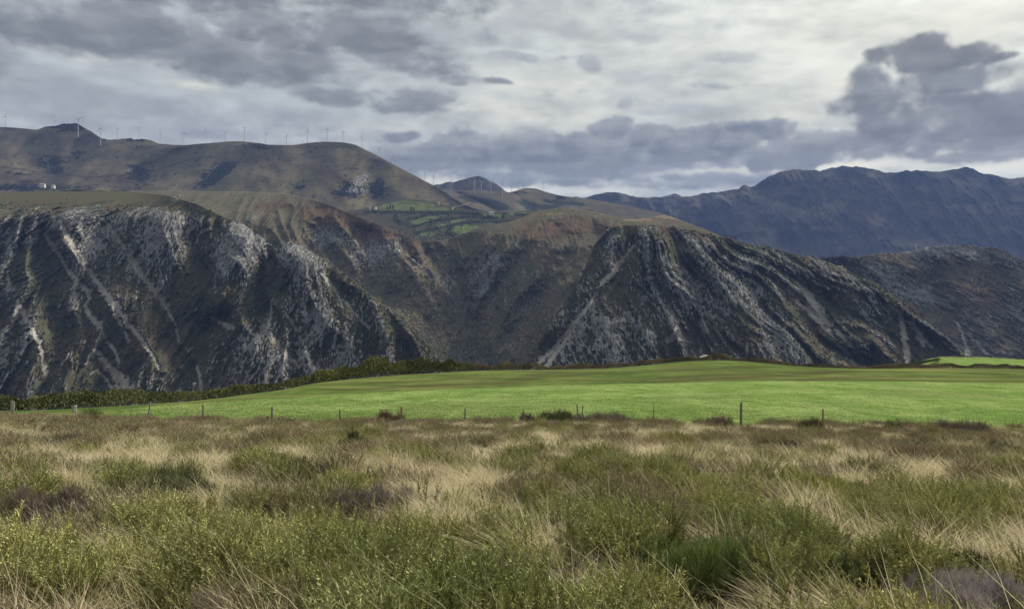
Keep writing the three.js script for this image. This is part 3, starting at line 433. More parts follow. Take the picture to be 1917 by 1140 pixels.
// ------------------------------------------------------------------ far scrub and bare winter woods, a mass of small crowns
function thicketOn(name, L, n, seed, want, size, tint) {
  const r = rng(seed), geo = new THREE.IcosahedronGeometry(1, 1), p = geo.attributes.position, k = new Map();
  for (let i = 0; i < p.count; i++) { const key = [p.getX(i), p.getY(i), p.getZ(i)].map(v => v.toFixed(3)).join(); if (!k.has(key)) k.set(key, 0.7 + 0.6 * r()); const s = k.get(key); p.setXYZ(i, p.getX(i) * s, p.getY(i) * s, p.getZ(i) * s); }
  geo.computeVertexNormals();
  const list = []; let tries = 0;
  while (list.length < n && tries++ < n * 12) {
    const i = Math.floor(r() * L.nx), j = Math.floor(r() * L.ny), a = (j * (L.nx + 1) + i) * 3, px = mix(L.x0, L.x1, i / L.nx), py = mix(L.bottom(px), L.top(px), j / L.ny);
    const x = L.pos[a], y = L.pos[a + 1], z = L.pos[a + 2]; if (r() > want(px, py, x, y, L.rocky[j * (L.nx + 1) + i])) continue;
    const s = size(r, px, py), M = new THREE.Matrix4().compose(new THREE.Vector3(x + (r() - 0.5) * 2, y + s * 0.15, z + (r() - 0.5) * 3), new THREE.Quaternion().setFromAxisAngle(new THREE.Vector3(0, 1, 0), r() * 6.28), new THREE.Vector3(s * (0.8 + 0.4 * r()), s * (0.7 + 0.6 * r()), s * (0.8 + 0.4 * r())));
    list.push([M, tint(r, px, py, x, y)]);
  }
  const m = new THREE.InstancedMesh(geo, new THREE.MeshPhysicalMaterial({ roughness: 1, specularIntensity: 0.1 }), list.length), c = new THREE.Color(); m.name = numbered(name); m.castShadow = m.receiveShadow = true; m.userData.kind = 'stuff';
  list.forEach(([M, k], i) => { m.setMatrixAt(i, M); m.setColorAt(i, c.setRGB(...k)); }); scene.add(m); console.log(name, list.length);
}
{
  const jig = (c, r, a = 0.35) => { const v = 1 - a + 2 * a * r(); return c.map(q => q * v); };
  thicketOn('winter_woods', landGlen, 26000, 31, (px, py, x, y, k) => k > 0.4 ? 0.05 : clamp(0.02 + sst(450, 600, py) * 0.8 + sst(400, 470, py) * fbm2(x / 60, y / 60, 3) * 0.9), (r, px, py) => 1.5 + 2.2 * r() * r() + 0.8 * sst(560, 660, py), (r, px, py, x, y) => jig(mix3([0.118, 0.118, 0.068], [0.205, 0.168, 0.122], clamp(0.45 + 1.6 * fbm2(x / 70 + 5, y / 50, 3) + 0.5 * (r() - 0.5))), r));
  thicketOn('hillside_scrub', landLeft, 14000, 32, (px, py, x, y, k) => k > 0.3 ? 0.0 : clamp(0.5 + fbm2(x / 50, y / 50, 3) * 1.2) * sst(372, 395, py), r => 1.2 + 1.7 * r() * r(), (r, px, py, x, y) => jig(mix3([0.036, 0.045, 0.027], [0.082, 0.068, 0.048], clamp(0.4 + 1.4 * fbm2(x / 50, y / 40, 3) + 0.4 * (r() - 0.5))), r));
  thicketOn('hillside_scrub', landRight, 11000, 33, (px, py, x, y, k) => k > 0.3 ? 0.0 : clamp(0.5 + fbm2(x / 50, y / 50, 3) * 1.2), r => 1.2 + 1.7 * r() * r(), (r, px, py, x, y) => jig(mix3([0.036, 0.045, 0.027], [0.082, 0.068, 0.048], clamp(0.4 + 1.4 * fbm2(x / 50, y / 40, 3) + 0.4 * (r() - 0.5))), r));
  thicketOn('hillside_scrub', landCrag, 8000, 35, (px, py, x, y, k) => k > 0.3 ? 0 : clamp(0.4 + fbm2(x / 60, y / 50, 3) * 1.4), r => 1.2 + 2.0 * r() * r(), (r, px, py, x, y) => jig(mix3([0.044, 0.052, 0.033], [0.095, 0.078, 0.056], clamp(0.4 + 1.4 * fbm2(x / 50, y / 40, 3) + 0.4 * (r() - 0.5))), r));
  thicketOn('hillside_scrub', landRidge, 7000, 36, (px, py, x, y, k) => k > 0.3 ? 0 : 0.002 + sst(0.3, 0.8, density(ridge.dark, x, y, 0) + 0.6 * fbm2(x / 40, y / 20, 3)), r => 2.2 + 3.2 * r() * r(), (r, px, py, x, y) => jig([0.040, 0.045, 0.030], r));
  // angular blocks standing proud of the bare rock
  function blocksOn(L, n, seed, lean, least) {
    const r = rng(seed), geo = new THREE.IcosahedronGeometry(1, 0), p = geo.attributes.position, k = new Map();
    for (let i = 0; i < p.count; i++) { const key = [p.getX(i), p.getY(i), p.getZ(i)].map(v => v.toFixed(2)).join(); if (!k.has(key)) k.set(key, [0.6 + 0.8 * r(), 0.6 + 0.8 * r(), 0.6 + 0.8 * r()]); const q = k.get(key); p.setXYZ(i, p.getX(i) * q[0], p.getY(i) * q[1], p.getZ(i) * q[2]); } geo.computeVertexNormals();
    const list = []; let tries = 0;
    while (list.length < n && tries++ < n * 25) {
      const i = Math.floor(r() * L.nx), j = Math.floor(r() * L.ny), at0 = j * (L.nx + 1) + i; if (L.rocky[at0] < least || L.loose[at0] > 0.3) continue;
      const x = L.pos[at0 * 3], y = L.pos[at0 * 3 + 1], z = L.pos[at0 * 3 + 2], s = 0.7 + 1.5 * r() * r(), q = new THREE.Quaternion().setFromEuler(new THREE.Euler((r() - 0.5) * 0.5 - 0.2, r() * 6.28, lean(x) + (r() - 0.5) * 0.5, 'ZXY'));
      const v = 0.13 + 0.26 * r() * r() + 0.05 * r(); list.push([new THREE.Matrix4().compose(new THREE.Vector3(x, y, z), q, new THREE.Vector3(s * (0.6 + 0.5 * r()), s * (1.4 + 1.6 * r()), s * (0.6 + 0.5 * r()))), [v, v * 0.98, v * 0.93]]);
    }
    const m = new THREE.InstancedMesh(geo, new THREE.MeshPhysicalMaterial({ roughness: 1, specularIntensity: 0.1 }), list.length), c = new THREE.Color(); m.name = numbered('rock_outcrop'); m.castShadow = m.receiveShadow = true; m.userData.kind = 'stuff';
    list.forEach(([M, k], i) => { m.setMatrixAt(i, M); m.setColorAt(i, c.setRGB(...k)); }); scene.add(m); console.log('rock_outcrop', list.length);
  }
  blocksOn(landLeft, 17000, 51, x => -mix(0.55, 0.1, sst(-1000, -650, x)), 0.5); blocksOn(landRight, 13000, 52, x => mix(0.2, 0.45, sst(350, 700, x)), 0.5); blocksOn(landCrag, 6000, 53, () => 0.7, 0.5); blocksOn(landGlen, 3500, 54, () => 0.1, 0.6);
  thicketOn('valley_trees', landVale, 2600, 34, (px, py, x, y) => { let k = 0; for (const f of valeHedges) k = Math.max(k, near(f, x, y)); return clamp(k * 1.6) * 0.7 + 0.01 + 0.5 * sst(425, 450, py) + 0.6 * Math.exp(-(((px - 830) / 40) ** 2) - ((py - 408) / 6) ** 2); }, r => 1.6 + 2.0 * r(), r => jig(mix3([0.030, 0.037, 0.028], [0.066, 0.062, 0.050], r() * 0.8), r));
}
// the floor of the gorge, far below the fields, reaching under all the hills
{
  const g = new THREE.PlaneGeometry(40000, 30000, 1, 1); g.rotateX(-Math.PI / 2); g.translate(0, -420, -10000);
  const m = addMesh('ground', g, plain(0.04, 0.042, 0.03)); m.userData.kind = 'structure';
}
// ------------------------------------------------------------------ near ground: heath, meadow, upper field, and the drop into the gorge
const G = {
  pyF: curve([[-500, 775], [0, 784], [190, 790], [400, 792], [640, 797], [1000, 795], [1400, 798], [1917, 808], [2400, 814]]),
  pyM: curve([[-500, 773], [0, 773], [190, 768], [300, 759], [480, 747], [600, 740], [800, 731], [1000, 723], [1200, 718], [1400, 714], [1600, 714], [1917, 718], [2400, 724]]),
  dM: curve([[-500, 58], [0, 60], [190, 66], [480, 92], [800, 120], [1200, 140], [1917, 150], [2400, 150]]),
  pyC: curve([[-500, 772], [0, 770], [100, 768], [200, 763], [300, 757], [400, 748], [500, 735], [600, 717], [700, 706], [800, 699], [900, 694], [1000, 693], [1100, 691], [1200, 685], [1300, 676], [1350, 674], [1400, 677], [1450, 682], [1530, 689], [1640, 691], [1750, 690], [1917, 692], [2400, 694]]),
  dC: curve([[-500, 68], [0, 72], [200, 86], [400, 118], [600, 172], [800, 218], [1000, 252], [1350, 300], [1640, 282], [1917, 282], [2400, 282]]),
};
const gcache = new Map();
function section(px) {
  const k = Math.round(px / 6);
  if (!gcache.has(k)) {
    const q = k * 6, yF = EYE - (G.pyF(q) - CY) / F * 50, s = yF / 50, dM = G.dM(q), dC = G.dC(q), yM = EYE - (G.pyM(q) - CY) / F * dM, yC = EYE - (G.pyC(q) - CY) / F * dC;
    gcache.set(k, curve([[-60, -60 * s], [0, 0], [25, 25 * s], [50, yF], [dM, yM], [dC, yC], [dC + 25, yC - 5], [dC + 90, yC - 45], [dC + 320, yC - 260]]));
  }
  return gcache.get(k);
}
function groundY(px, d) {
  const x = (px - CX) / F * d, k = px / 6, k0 = Math.floor(k), f = k - k0;
  const y = mix(section(k0 * 6)(d), section((k0 + 1) * 6)(d), f);
  const hum = sst(54, 40, d);
  return y + hum * (0.40 * fbm2(x / 2.0, d / 2.0, 3) + 0.16 * n2(x / 9, d / 7)) + (1 - hum) * 0.22 * fbm2(x / 22, d / 22, 2);
}
const onGround = (px, d) => new THREE.Vector3((px - CX) / F * d, groundY(px, d), -d);
function groundAt(px, py) { for (let d = 4; d < 320; d *= 1.01) if (CY + (EYE - groundY(px, d)) / F ** 0 / d * F <= py) return d; return 300; }
function sheet(name, x0, x1, nx, ny, dA, dB, paint, power = 1) {
  const pos = [], col = [], idx = [];
  for (let j = 0; j <= ny; j++) for (let i = 0; i <= nx; i++) {
    const px = mix(x0, x1, i / nx), d = mix(dA(px), dB(px), Math.pow(j / ny, power)), P = onGround(px, d);
    pos.push(P.x, P.y, P.z); const c = paint(P.x, -P.z, px, j / ny); col.push(c[0], c[1], c[2]);
  }
  for (let j = 0; j < ny; j++) for (let i = 0; i < nx; i++) { const a = j * (nx + 1) + i, b = a + 1, c = a + nx + 1, d = c + 1; idx.push(a, b, d, a, d, c); }
  const g = new THREE.BufferGeometry(); g.setAttribute('position', new THREE.Float32BufferAttribute(pos, 3)); g.setAttribute('color', new THREE.Float32BufferAttribute(col, 3)); g.setIndex(idx); g.computeVertexNormals();
  const m = addMesh(name, g, landMat); m.userData.kind = 'structure'; return m;
}
const flatLine = pts => pts.map(([a, b]) => { const P = onGround(a, groundAt(a, b)); return [P.x, -P.z]; });
{
  const soil = (x, d) => mix3([0.050, 0.046, 0.026], [0.10, 0.078, 0.046], clamp(0.5 + 1.3 * fbm2(x / 1.7, d / 2.4, 4)));
  { // the heath floor, also under and behind the viewer
    const nx = 330, ny = 190, pos = [], col = [], idx = [];
    for (let j = 0; j <= ny; j++) for (let i = 0; i <= nx; i++) { const d = mix(-16, 51, j / ny), x = (i / nx * 2 - 1) * (1.1 * Math.max(d, 0) + 26), y = groundY(clamp(CX + x / Math.max(d, 1.5) * F, -900, 2900), d), c = soil(x, d); pos.push(x, d < 3 ? y * sst(0, 3, d) + (1 - sst(0, 3, d)) * -0.1 * d : y, -d); col.push(c[0], c[1], c[2]); }
    for (let j = 0; j < ny; j++) for (let i = 0; i < nx; i++) { const a = j * (nx + 1) + i, b = a + 1, c = a + nx + 1, e = c + 1; idx.push(a, b, e, a, e, c); }
    const g = new THREE.BufferGeometry(); g.setAttribute('position', new THREE.Float32BufferAttribute(pos, 3)); g.setAttribute('color', new THREE.Float32BufferAttribute(col, 3)); g.setIndex(idx); g.computeVertexNormals(); addMesh('ground', g, landMat).userData.kind = 'structure';
  }
  const lush = (x, d) => { const n = fbm2(x / 9, d / 13, 4), m = fbm2(x / 1.6, d / 3.5 + 20, 3); return mix3([0.105, 0.165, 0.042], [0.165, 0.220, 0.070], clamp(0.5 + 1.9 * n + 1.1 * m)).map((q, i) => mix(q, [0.118, 0.150, 0.050][i], sst(0.02, 0.3, fbm2(x / 26 + 40, d / 30, 4)) * 0.6)); };
  sheet('meadow', -1000, 2920, 700, 150, () => 51, px => G.dM(px) + 0.05, (x, d, px) => { const k = sst(120, 260, px + 60 * fbm2(x / 4, d / 4, 3)); return mix3([0.10, 0.10, 0.045], lush(x, d), k); });
  const wheel = [[[1040, 706], [1090, 700], [1200, 697], [1360, 690], [1440, 687]], [[1060, 712], [1200, 710], [1330, 703], [1500, 698], [1600, 695]], [[1200, 716], [1330, 711], [1480, 703], [1560, 697], [1700, 697]], [[650, 730], [800, 722], [950, 718]], [[700, 717], [860, 710], [960, 712]], [[1500, 712], [1600, 706], [1800, 707], [1917, 708]], [[980, 712], [1010, 702], [1060, 697]]].map(flatLine);
  sheet('field', -1000, 2920, 640, 110, px => G.dM(px) + 0.05, px => G.dC(px) + 2, (x, d, px, t) => {
    const n = fbm2(x / 16, d / 30, 4), m = fbm2(x / 2.4, d / 7 + 20, 3);
    let c = mix3([0.046, 0.072, 0.020], [0.084, 0.112, 0.032], clamp(0.5 + 1.0 * n + 1.2 * m));
    c = mix3(c, [0.125, 0.130, 0.044], sst(0.0, 0.25, fbm2(x / 50 + 14, d / 12, 3)) * 0.7);
    c = mix3(c, [0.066, 0.058, 0.027], sst(0.0, 0.3, fbm2(x / 30 + 4, d / 34, 3)) * 0.45);
    for (const w of wheel) { const q = distLine(x, d, w)[0]; if (q < 5) c = mix3(c, [0.044, 0.040, 0.020], sst(1, 0.3, q / 5) * sst(-0.6, 0.05, m) * 0.6); }
    return mix3(c, mix3([0.10, 0.085, 0.045], [0.20, 0.165, 0.10], clamp(0.5 + m * 2)), sst(0.90, 0.985, t + 0.1 * m + 0.08 * n) * 0.8);
  });
  sheet('gorge_slope', -1000, 2920, 260, 40, px => G.dC(px) + 2, px => G.dC(px) + 320, (x, d) => mix3(SCRUB2, HEATH, clamp(0.5 + fbm2(x / 14, d / 14, 4))));
}
// the small far meadow on its knoll
{
  const top = curve([[1560, 705], [1640, 692], [1690, 684], [1735, 673], [1760, 668], [1780, 667], [1850, 669], [1917, 673], [2000, 678], [2200, 690]]);
  const depth = (px, py, t) => 370 + 110 * t;
  const P = (a, b) => at(a, b, depth(a, b, clamp((720 - b) / (720 - top(a)))));
  const L = [[1754, 672], [1760, 668], [1850, 669], [1917, 673], [2100, 680], [2100, 692], [1917, 686], [1745, 685]].map(([a, b]) => P(a, b)).map(v => [v.x, v.y]);
  const inside = (x, y) => { let c = false; for (let i = 0, j = L.length - 1; i < L.length; j = i++) if ((L[i][1] > y) !== (L[j][1] > y) && x < (L[j][0] - L[i][0]) * (y - L[i][1]) / (L[j][1] - L[i][1]) + L[i][0]) c = !c; return c; };
  relief({ name: 'meadow', x0: 1570, x1: 2150, nx: 330, ny: 50, top, bottom: () => 720, depth, back: 30, drop: 0.2, paint: (x, y, z) => inside(x + 0.8 * n2(x, y), y + 0.25 * n2(x / 2, y + 9)) ? mix3([0.100, 0.155, 0.035], [0.145, 0.19, 0.06], clamp(0.5 + 1.2 * fbm2(x / 6, z / 9, 3))) : mix3([0.05, 0.046, 0.026], [0.09, 0.075, 0.045], clamp(0.5 + 1.2 * fbm2(x / 5, z / 5, 3))) });
}
console.log('ground done');

// ------------------------------------------------------------------ foliage pieces
class Leaves {                                                   // collects small faces with their own colours
  constructor() { this.p = []; this.c = []; }
  tri(a, b, c, k) { this.p.push(a[0], a[1], a[2], b[0], b[1], b[2], c[0], c[1], c[2]); for (let i = 0; i < 3; i++) this.c.push(k[0], k[1], k[2]); }
  spike(o, d, len, w, k, side) { const s = side || perp(d); this.tri([o[0] - s[0] * w, o[1] - s[1] * w, o[2] - s[2] * w], [o[0] + s[0] * w, o[1] + s[1] * w, o[2] + s[2] * w], [o[0] + d[0] * len, o[1] + d[1] * len, o[2] + d[2] * len], k); }
  blade(o, d, bend, len, w, k, seg = 3) {                        // a curved tapering blade
    const s = perp(d); let pl = null;
    for (let i = 0; i <= seg; i++) {
      const t = i / seg, q = len * t, b = bend.map(v => v * t * t * len), ww = w * (1 - 0.85 * t), c = [o[0] + d[0] * q + b[0], o[1] + d[1] * q + b[1], o[2] + d[2] * q + b[2]];
      const L = [c[0] - s[0] * ww, c[1] - s[1] * ww, c[2] - s[2] * ww], R = [c[0] + s[0] * ww, c[1] + s[1] * ww, c[2] + s[2] * ww];
      if (pl) { this.tri(pl[0], pl[1], R, k); this.tri(pl[0], R, L, k); } pl = [L, R];
    }
  }
  sprig(o, d, len, r, k, k2, spines = 34, slen = 0.022) {        // a gorse shoot: a stem set all round with spines
    const s = perp(d), u = cross(d, s);
    for (let i = 0; i < 2; i++) this.spike(o, d, len, 0.004, k2, i ? u : s);
    for (let i = 0; i < spines; i++) {
      const t = 0.12 + 0.88 * (i + r()) / spines, a = r() * 6.283, ca = Math.cos(a), sa = Math.sin(a), up = 0.75;
      const n = norm([s[0] * ca + u[0] * sa + d[0] * up, s[1] * ca + u[1] * sa + d[1] * up, s[2] * ca + u[2] * sa + d[2] * up]);
      const v = 0.75 + 0.5 * r(); this.spike([o[0] + d[0] * len * t, o[1] + d[1] * len * t, o[2] + d[2] * len * t], n, slen * (1.25 - 0.6 * t) * (0.7 + 0.6 * r()), 0.0022 + slen * 0.05, [k[0] * v, k[1] * v, k[2] * v]);
    }
  }
  geo() { const g = new THREE.BufferGeometry(); g.setAttribute('position', new THREE.Float32BufferAttribute(this.p, 3)); g.setAttribute('color', new THREE.Float32BufferAttribute(this.c, 3)); g.computeVertexNormals(); return g; }
}
const norm = v => { const l = Math.hypot(v[0], v[1], v[2]) || 1; return [v[0] / l, v[1] / l, v[2] / l]; };
const cross = (a, b) => [a[1] * b[2] - a[2] * b[1], a[2] * b[0] - a[0] * b[2], a[0] * b[1] - a[1] * b[0]];
let pr = rng(77);
function perp(d) { const a = pr() * 6.283, v = [Math.cos(a), Math.sin(a) * 0.5, Math.sin(a)]; return norm(cross(d, v)); }
const leafMat = new THREE.MeshPhysicalMaterial({ vertexColors: true, roughness: 0.9, specularIntensity: 0.12, side: THREE.DoubleSide });
const grassMat = new THREE.MeshPhysicalMaterial({ vertexColors: true, roughness: 1, transmission: 0.35, thickness: 0, side: THREE.DoubleSide, specularIntensity: 0.08 });

function tuft(seed, n, spread, l0, l1, w, lean, white = 0.15) {
  const r = rng(seed), L = new Leaves();
  for (let i = 0; i < n; i++) {
    const a = r() * 6.283, q = Math.sqrt(r()) * spread, d = norm([(r() - 0.5) * 0.8 - lean * 0.5, 1, (r() - 0.5) * 0.6 + lean * 0.1]), len = mix(l0, l1, r()), b = lean * (0.35 + 0.6 * r()), v = 1 - white + 2 * white * r();
    L.blade([Math.cos(a) * q, -0.02, Math.sin(a) * q], d, [-b + (r() - 0.5) * 0.3, -0.28 * b - 0.1 * r(), (r() - 0.5) * 0.4], len, w * (0.6 + 0.7 * r()), [v, v, v * (0.9 + 0.1 * r())]);
  }
  return L.geo();
}
function heatherTuft(seed, n, rad, h) {
  const r = rng(seed), L = new Leaves();
  for (let i = 0; i < n; i++) {
    const a = r() * 6.283, q = Math.sqrt(r()) * rad, d = norm([Math.cos(a) * q / rad * 0.9 + (r() - 0.5) * 0.5, 1, Math.sin(a) * q / rad * 0.9 + (r() - 0.5) * 0.5]), len = h * (0.5 + 0.6 * r()), o = [Math.cos(a) * q * 0.5, 0, Math.sin(a) * q * 0.5], v = 0.7 + 0.6 * r();
    L.spike(o, d, len, 0.003, [v * 0.8, v * 0.75, v * 0.7]);
    for (let k = 0; k < 6; k++) { const t = 0.4 + 0.6 * r(), dd = norm([d[0] + (r() - 0.5) * 1.4, d[1] + (r() - 0.3), d[2] + (r() - 0.5) * 1.4]); L.spike([o[0] + d[0] * len * t, o[1] + d[1] * len * t, o[2] + d[2] * len * t], dd, 0.05 * (0.6 + r()), 0.0045, [v, v, v]); }
  }
  return L.geo();
}
function gorseTuft(seed, n, rad, h, spines) {
  const r = rng(seed), L = new Leaves();
  for (let i = 0; i < n; i++) { const a = r() * 6.283, q = Math.sqrt(r()) * rad, d = norm([Math.cos(a) * 0.5 * r() + (r() - 0.5) * 0.6, 0.8 + r() * 0.4, Math.sin(a) * 0.5 * r() + (r() - 0.5) * 0.6]), v = 0.75 + 0.5 * r(), len = h * (0.55 + 0.6 * r()); const o = [Math.cos(a) * q, 0.02, Math.sin(a) * q]; L.sprig(o, d, len, r, [v, v, v * 0.95], [v * 0.8, v * 0.65, v * 0.55], spines, 0.038);
    for (let k = 0; k < 2; k++) { const t = 0.3 + 0.45 * r(), dd = norm([d[0] + (r() - 0.5) * 1.3, d[1] + 0.2, d[2] + (r() - 0.5) * 1.3]); L.sprig([o[0] + d[0] * len * t, o[1] + d[1] * len * t, o[2] + d[2] * len * t], dd, len * 0.4, r, [v, v, v * 0.95], [v * 0.8, v * 0.65, v * 0.55], Math.round(spines * 0.5), 0.026); } }
  return L.geo();
}
// ------------------------------------------------------------------ single bushes on the heath
const bushSpots = [];
function bush({ px, py, w, h, kind, label, cat = 'bush', name = 'bush', col, n = 5000, group }) {
  const d = groundAt(px, py), W = w / F * d / 2, H = h / F * d, r = rng(Math.round(px * 7 + py)), L = new Leaves(), P = onGround(px, d); bushSpots.push([P.x, d, W, H]);
  const lumps = []; for (let i = 0; i < 9; i++) { const a = r() * 6.283, q = Math.sqrt(r()) * 0.8; lumps.push([Math.cos(a) * q * W, Math.sin(a) * q * W * 0.7, W * (0.16 + 0.28 * r()), H * (0.45 + 0.6 * r()) * (1 - 0.25 * q)]); }
  for (let i = 0; i < n; i++) {
    const l = lumps[i % 9], a = r() * 6.283, e = Math.acos(1 - r()), sh = (0.5 + 0.5 * Math.sqrt(r())) * (0.8 + 0.5 * n2(a * 1.3 + l[0] * 9, e * 2.2 + l[1] * 9)), o = [l[0] + Math.cos(a) * Math.sin(e) * l[2] * sh, Math.cos(e) * l[3] * sh * 0.95, l[1] + Math.sin(a) * Math.sin(e) * l[2] * sh];
    const dir = norm([Math.cos(a) * Math.sin(e) * 0.8 + (r() - 0.5) * 0.8, 0.55 + Math.cos(e) * 0.8 + (r() - 0.5) * 0.5, Math.sin(a) * Math.sin(e) * 0.8 + (r() - 0.5) * 0.8]), v = 0.65 + 0.7 * r(), k = mix3(col[0], col[1], r()).map(q => q * v);
    if (kind === 'gorse') { if (i % 9 === 0 || n < 2000) L.sprig(o, dir, 0.16 + 0.14 * r(), r, k, [0.07, 0.055, 0.03], 30, 0.026); else L.spike(o, dir, 0.05 + 0.05 * r(), 0.004, k); }
    else if (kind === 'soft') { const f = Math.max(1, d / 14); L.spike(o, dir, (0.07 + 0.09 * r()) * Math.sqrt(f), 0.0035 * f, k); }
    else { const f = Math.max(1, d / 12); L.spike(o, dir, (0.10 + 0.14 * r()) * Math.sqrt(f), 0.0022 * f, k); const t = [o[0] + dir[0] * 0.08, o[1] + dir[1] * 0.08, o[2] + dir[2] * 0.08]; L.spike(t, norm([dir[0] + (r() - 0.5) * 1.6, dir[1], dir[2] + (r() - 0.5) * 1.6]), 0.07, 0.002 * f, k); }
  }
  const g = new THREE.Group(); g.name = numbered(name); g.position.copy(P); scene.add(g);
  addMesh('foliage', L.geo(), leafMat, g);
  const S = new Leaves(); for (let i = 0; i < 26; i++) { const l = lumps[i % 9], a = r() * 6.283; const tip = [l[0] + Math.cos(a) * l[2] * 0.6, l[3] * 0.8, l[1] + Math.sin(a) * l[2] * 0.6], len = Math.hypot(...tip), dd = norm(tip); S.spike([0, -0.05, 0], dd, len, 0.010, [0.055, 0.042, 0.03]); S.spike([0, -0.05, 0], dd, len, 0.010, [0.055, 0.042, 0.03]); }
  addMesh('stems', S.geo(), leafMat, g);
  return tag(g, label, cat, group);
}
const DG = [[0.10, 0.115, 0.05], [0.185, 0.195, 0.085]], DK = [[0.11, 0.10, 0.06], [0.18, 0.155, 0.098]], BR = [[0.155, 0.122, 0.098], [0.240, 0.190, 0.150]], GREY = [[0.32, 0.28, 0.275], [0.46, 0.41, 0.40]], PALE = [[0.42, 0.34, 0.25], [0.55, 0.46, 0.35]], OL = [[0.085, 0.10, 0.036], [0.14, 0.145, 0.055]], RD = [[0.14, 0.085, 0.055], [0.20, 0.13, 0.085]];
bush({ px: 1300, py: 1098, w: 250, h: 118, kind: 'soft', n: 26000, col: [[0.13, 0.175, 0.055], [0.26, 0.31, 0.11]], name: 'broom_bush', label: 'large rounded bright green broom bush among the grass, biggest of all' });
bush({ px: 310, py: 925, w: 240, h: 52, kind: 'soft', n: 18000, col: DG, name: 'heather_bush', label: 'long low dark green heather mound before the pale grass strip' });
bush({ px: 90, py: 985, w: 190, h: 80, kind: 'twig', n: 12000, col: BR, name: 'heather_bush', label: 'purplish brown twiggy heather bush at the left edge' });
bush({ px: 700, py: 968, w: 170, h: 66, kind: 'twig', n: 10000, col: [[0.13, 0.108, 0.09], [0.21, 0.175, 0.15]], name: 'heather_bush', label: 'greyish brown twiggy heather bush behind the large gorse patch' });
bush({ px: 590, py: 896, w: 110, h: 42, kind: 'soft', n: 8000, col: DK, name: 'heather_bush', label: 'small dark brown heather bush beside the tall tan grass' });
bush({ px: 110, py: 842, w: 150, h: 32, kind: 'soft', n: 7000, col: DK, name: 'heather_bush', label: 'flat dark heather clump at the far left of the heath' });
bush({ px: 165, py: 800, w: 76, h: 28, kind: 'twig', n: 3500, col: RD, name: 'bracken_clump', cat: 'bracken', label: 'rusty brown bracken clump below the square stone' });
bush({ px: 510, py: 992, w: 100, h: 24, kind: 'soft', n: 7000, col: DG, name: 'heather_bush', label: 'smooth little green heather cushion just behind the large gorse patch' });
bush({ px: 430, py: 1158, w: 120, h: 48, kind: 'twig', n: 5000, col: PALE, name: 'dead_gorse', label: 'bleached beige dead gorse at the bottom edge' });
bush({ px: 1590, py: 1098, w: 130, h: 68, kind: 'soft', n: 9000, col: DG, name: 'heather_bush', label: 'dark green bush between the broom and the bottom right corner' });
bush({ px: 1790, py: 1092, w: 230, h: 52, kind: 'soft', n: 12000, col: [[0.052, 0.058, 0.026], [0.09, 0.09, 0.04]], name: 'heather_bush', label: 'wide low olive bush above the grey dead heather' });
bush({ px: 1815, py: 1150, w: 210, h: 66, kind: 'twig', n: 11000, col: GREY, name: 'dead_heather', label: 'mauve grey dead heather in the bottom right corner' });
bush({ px: 1565, py: 922, w: 130, h: 28, kind: 'gorse', n: 6000, col: [[0.16, 0.17, 0.042], [0.25, 0.25, 0.07]], name: 'gorse_bush', label: 'yellowish green low gorse bush right of the middle' });
bush({ px: 1445, py: 845, w: 110, h: 24, kind: 'soft', n: 5000, col: DK, name: 'heather_bush', label: 'dark heather clump in front of the thickest fence post' });
bush({ px: 1690, py: 850, w: 100, h: 28, kind: 'soft', n: 5000, col: DG, name: 'heather_bush', label: 'dark green heather clump behind the pale grass on the right' });
bush({ px: 1882, py: 850, w: 76, h: 22, kind: 'soft', n: 3500, col: DG, name: 'heather_bush', label: 'dark clump at the far right edge of the heath' });
bush({ px: 1035, py: 792, w: 84, h: 32, kind: 'soft', n: 5000, col: DG, name: 'heather_bush', label: 'rounded dark green bush on the fence line, tallest there' });
bush({ px: 985, py: 792, w: 30, h: 26, kind: 'twig', n: 1200, col: BR, name: 'heather_bush', label: 'thin brown bush touching the round green fence-line bush' });
bush({ px: 732, py: 792, w: 54, h: 28, kind: 'twig', n: 2200, col: RD, name: 'bracken_clump', cat: 'bracken', label: 'reddish bracken clump beside a fence post left of the middle' });
bush({ px: 1130, py: 792, w: 130, h: 20, kind: 'twig', n: 3500, col: BR, name: 'heather_bush', label: 'low brown heather bank on the fence line right of the round bush' });
bush({ px: 1352, py: 800, w: 60, h: 24, kind: 'twig', n: 2200, col: BR, name: 'heather_bush', label: 'brown heather tussock just left of the thickest fence post' });
bush({ px: 1520, py: 804, w: 60, h: 24, kind: 'twig', n: 2200, col: [[0.10, 0.075, 0.045], [0.13, 0.11, 0.06]], name: 'bramble', label: 'brown and green bramble around the last fence post on the right' });
bush({ px: 1650, py: 806, w: 110, h: 24, kind: 'gorse', n: 3500, col: OL, name: 'gorse_bush', label: 'olive gorse along the meadow edge right of the last post' });
bush({ px: 1805, py: 810, w: 90, h: 26, kind: 'twig', n: 2600, col: BR, name: 'bramble', label: 'dark straggling bramble at the meadow edge near the right side' });
bush({ px: 170, py: 782, w: 90, h: 20, kind: 'gorse', n: 2600, col: OL, name: 'gorse_bush', label: 'green gorse bush behind the rusty bracken at the left' });
bush({ px: 665, py: 842, w: 70, h: 30, kind: 'gorse', n: 3500, col: OL, name: 'gorse_bush', label: 'upright olive gorse standing in the middle heath' });

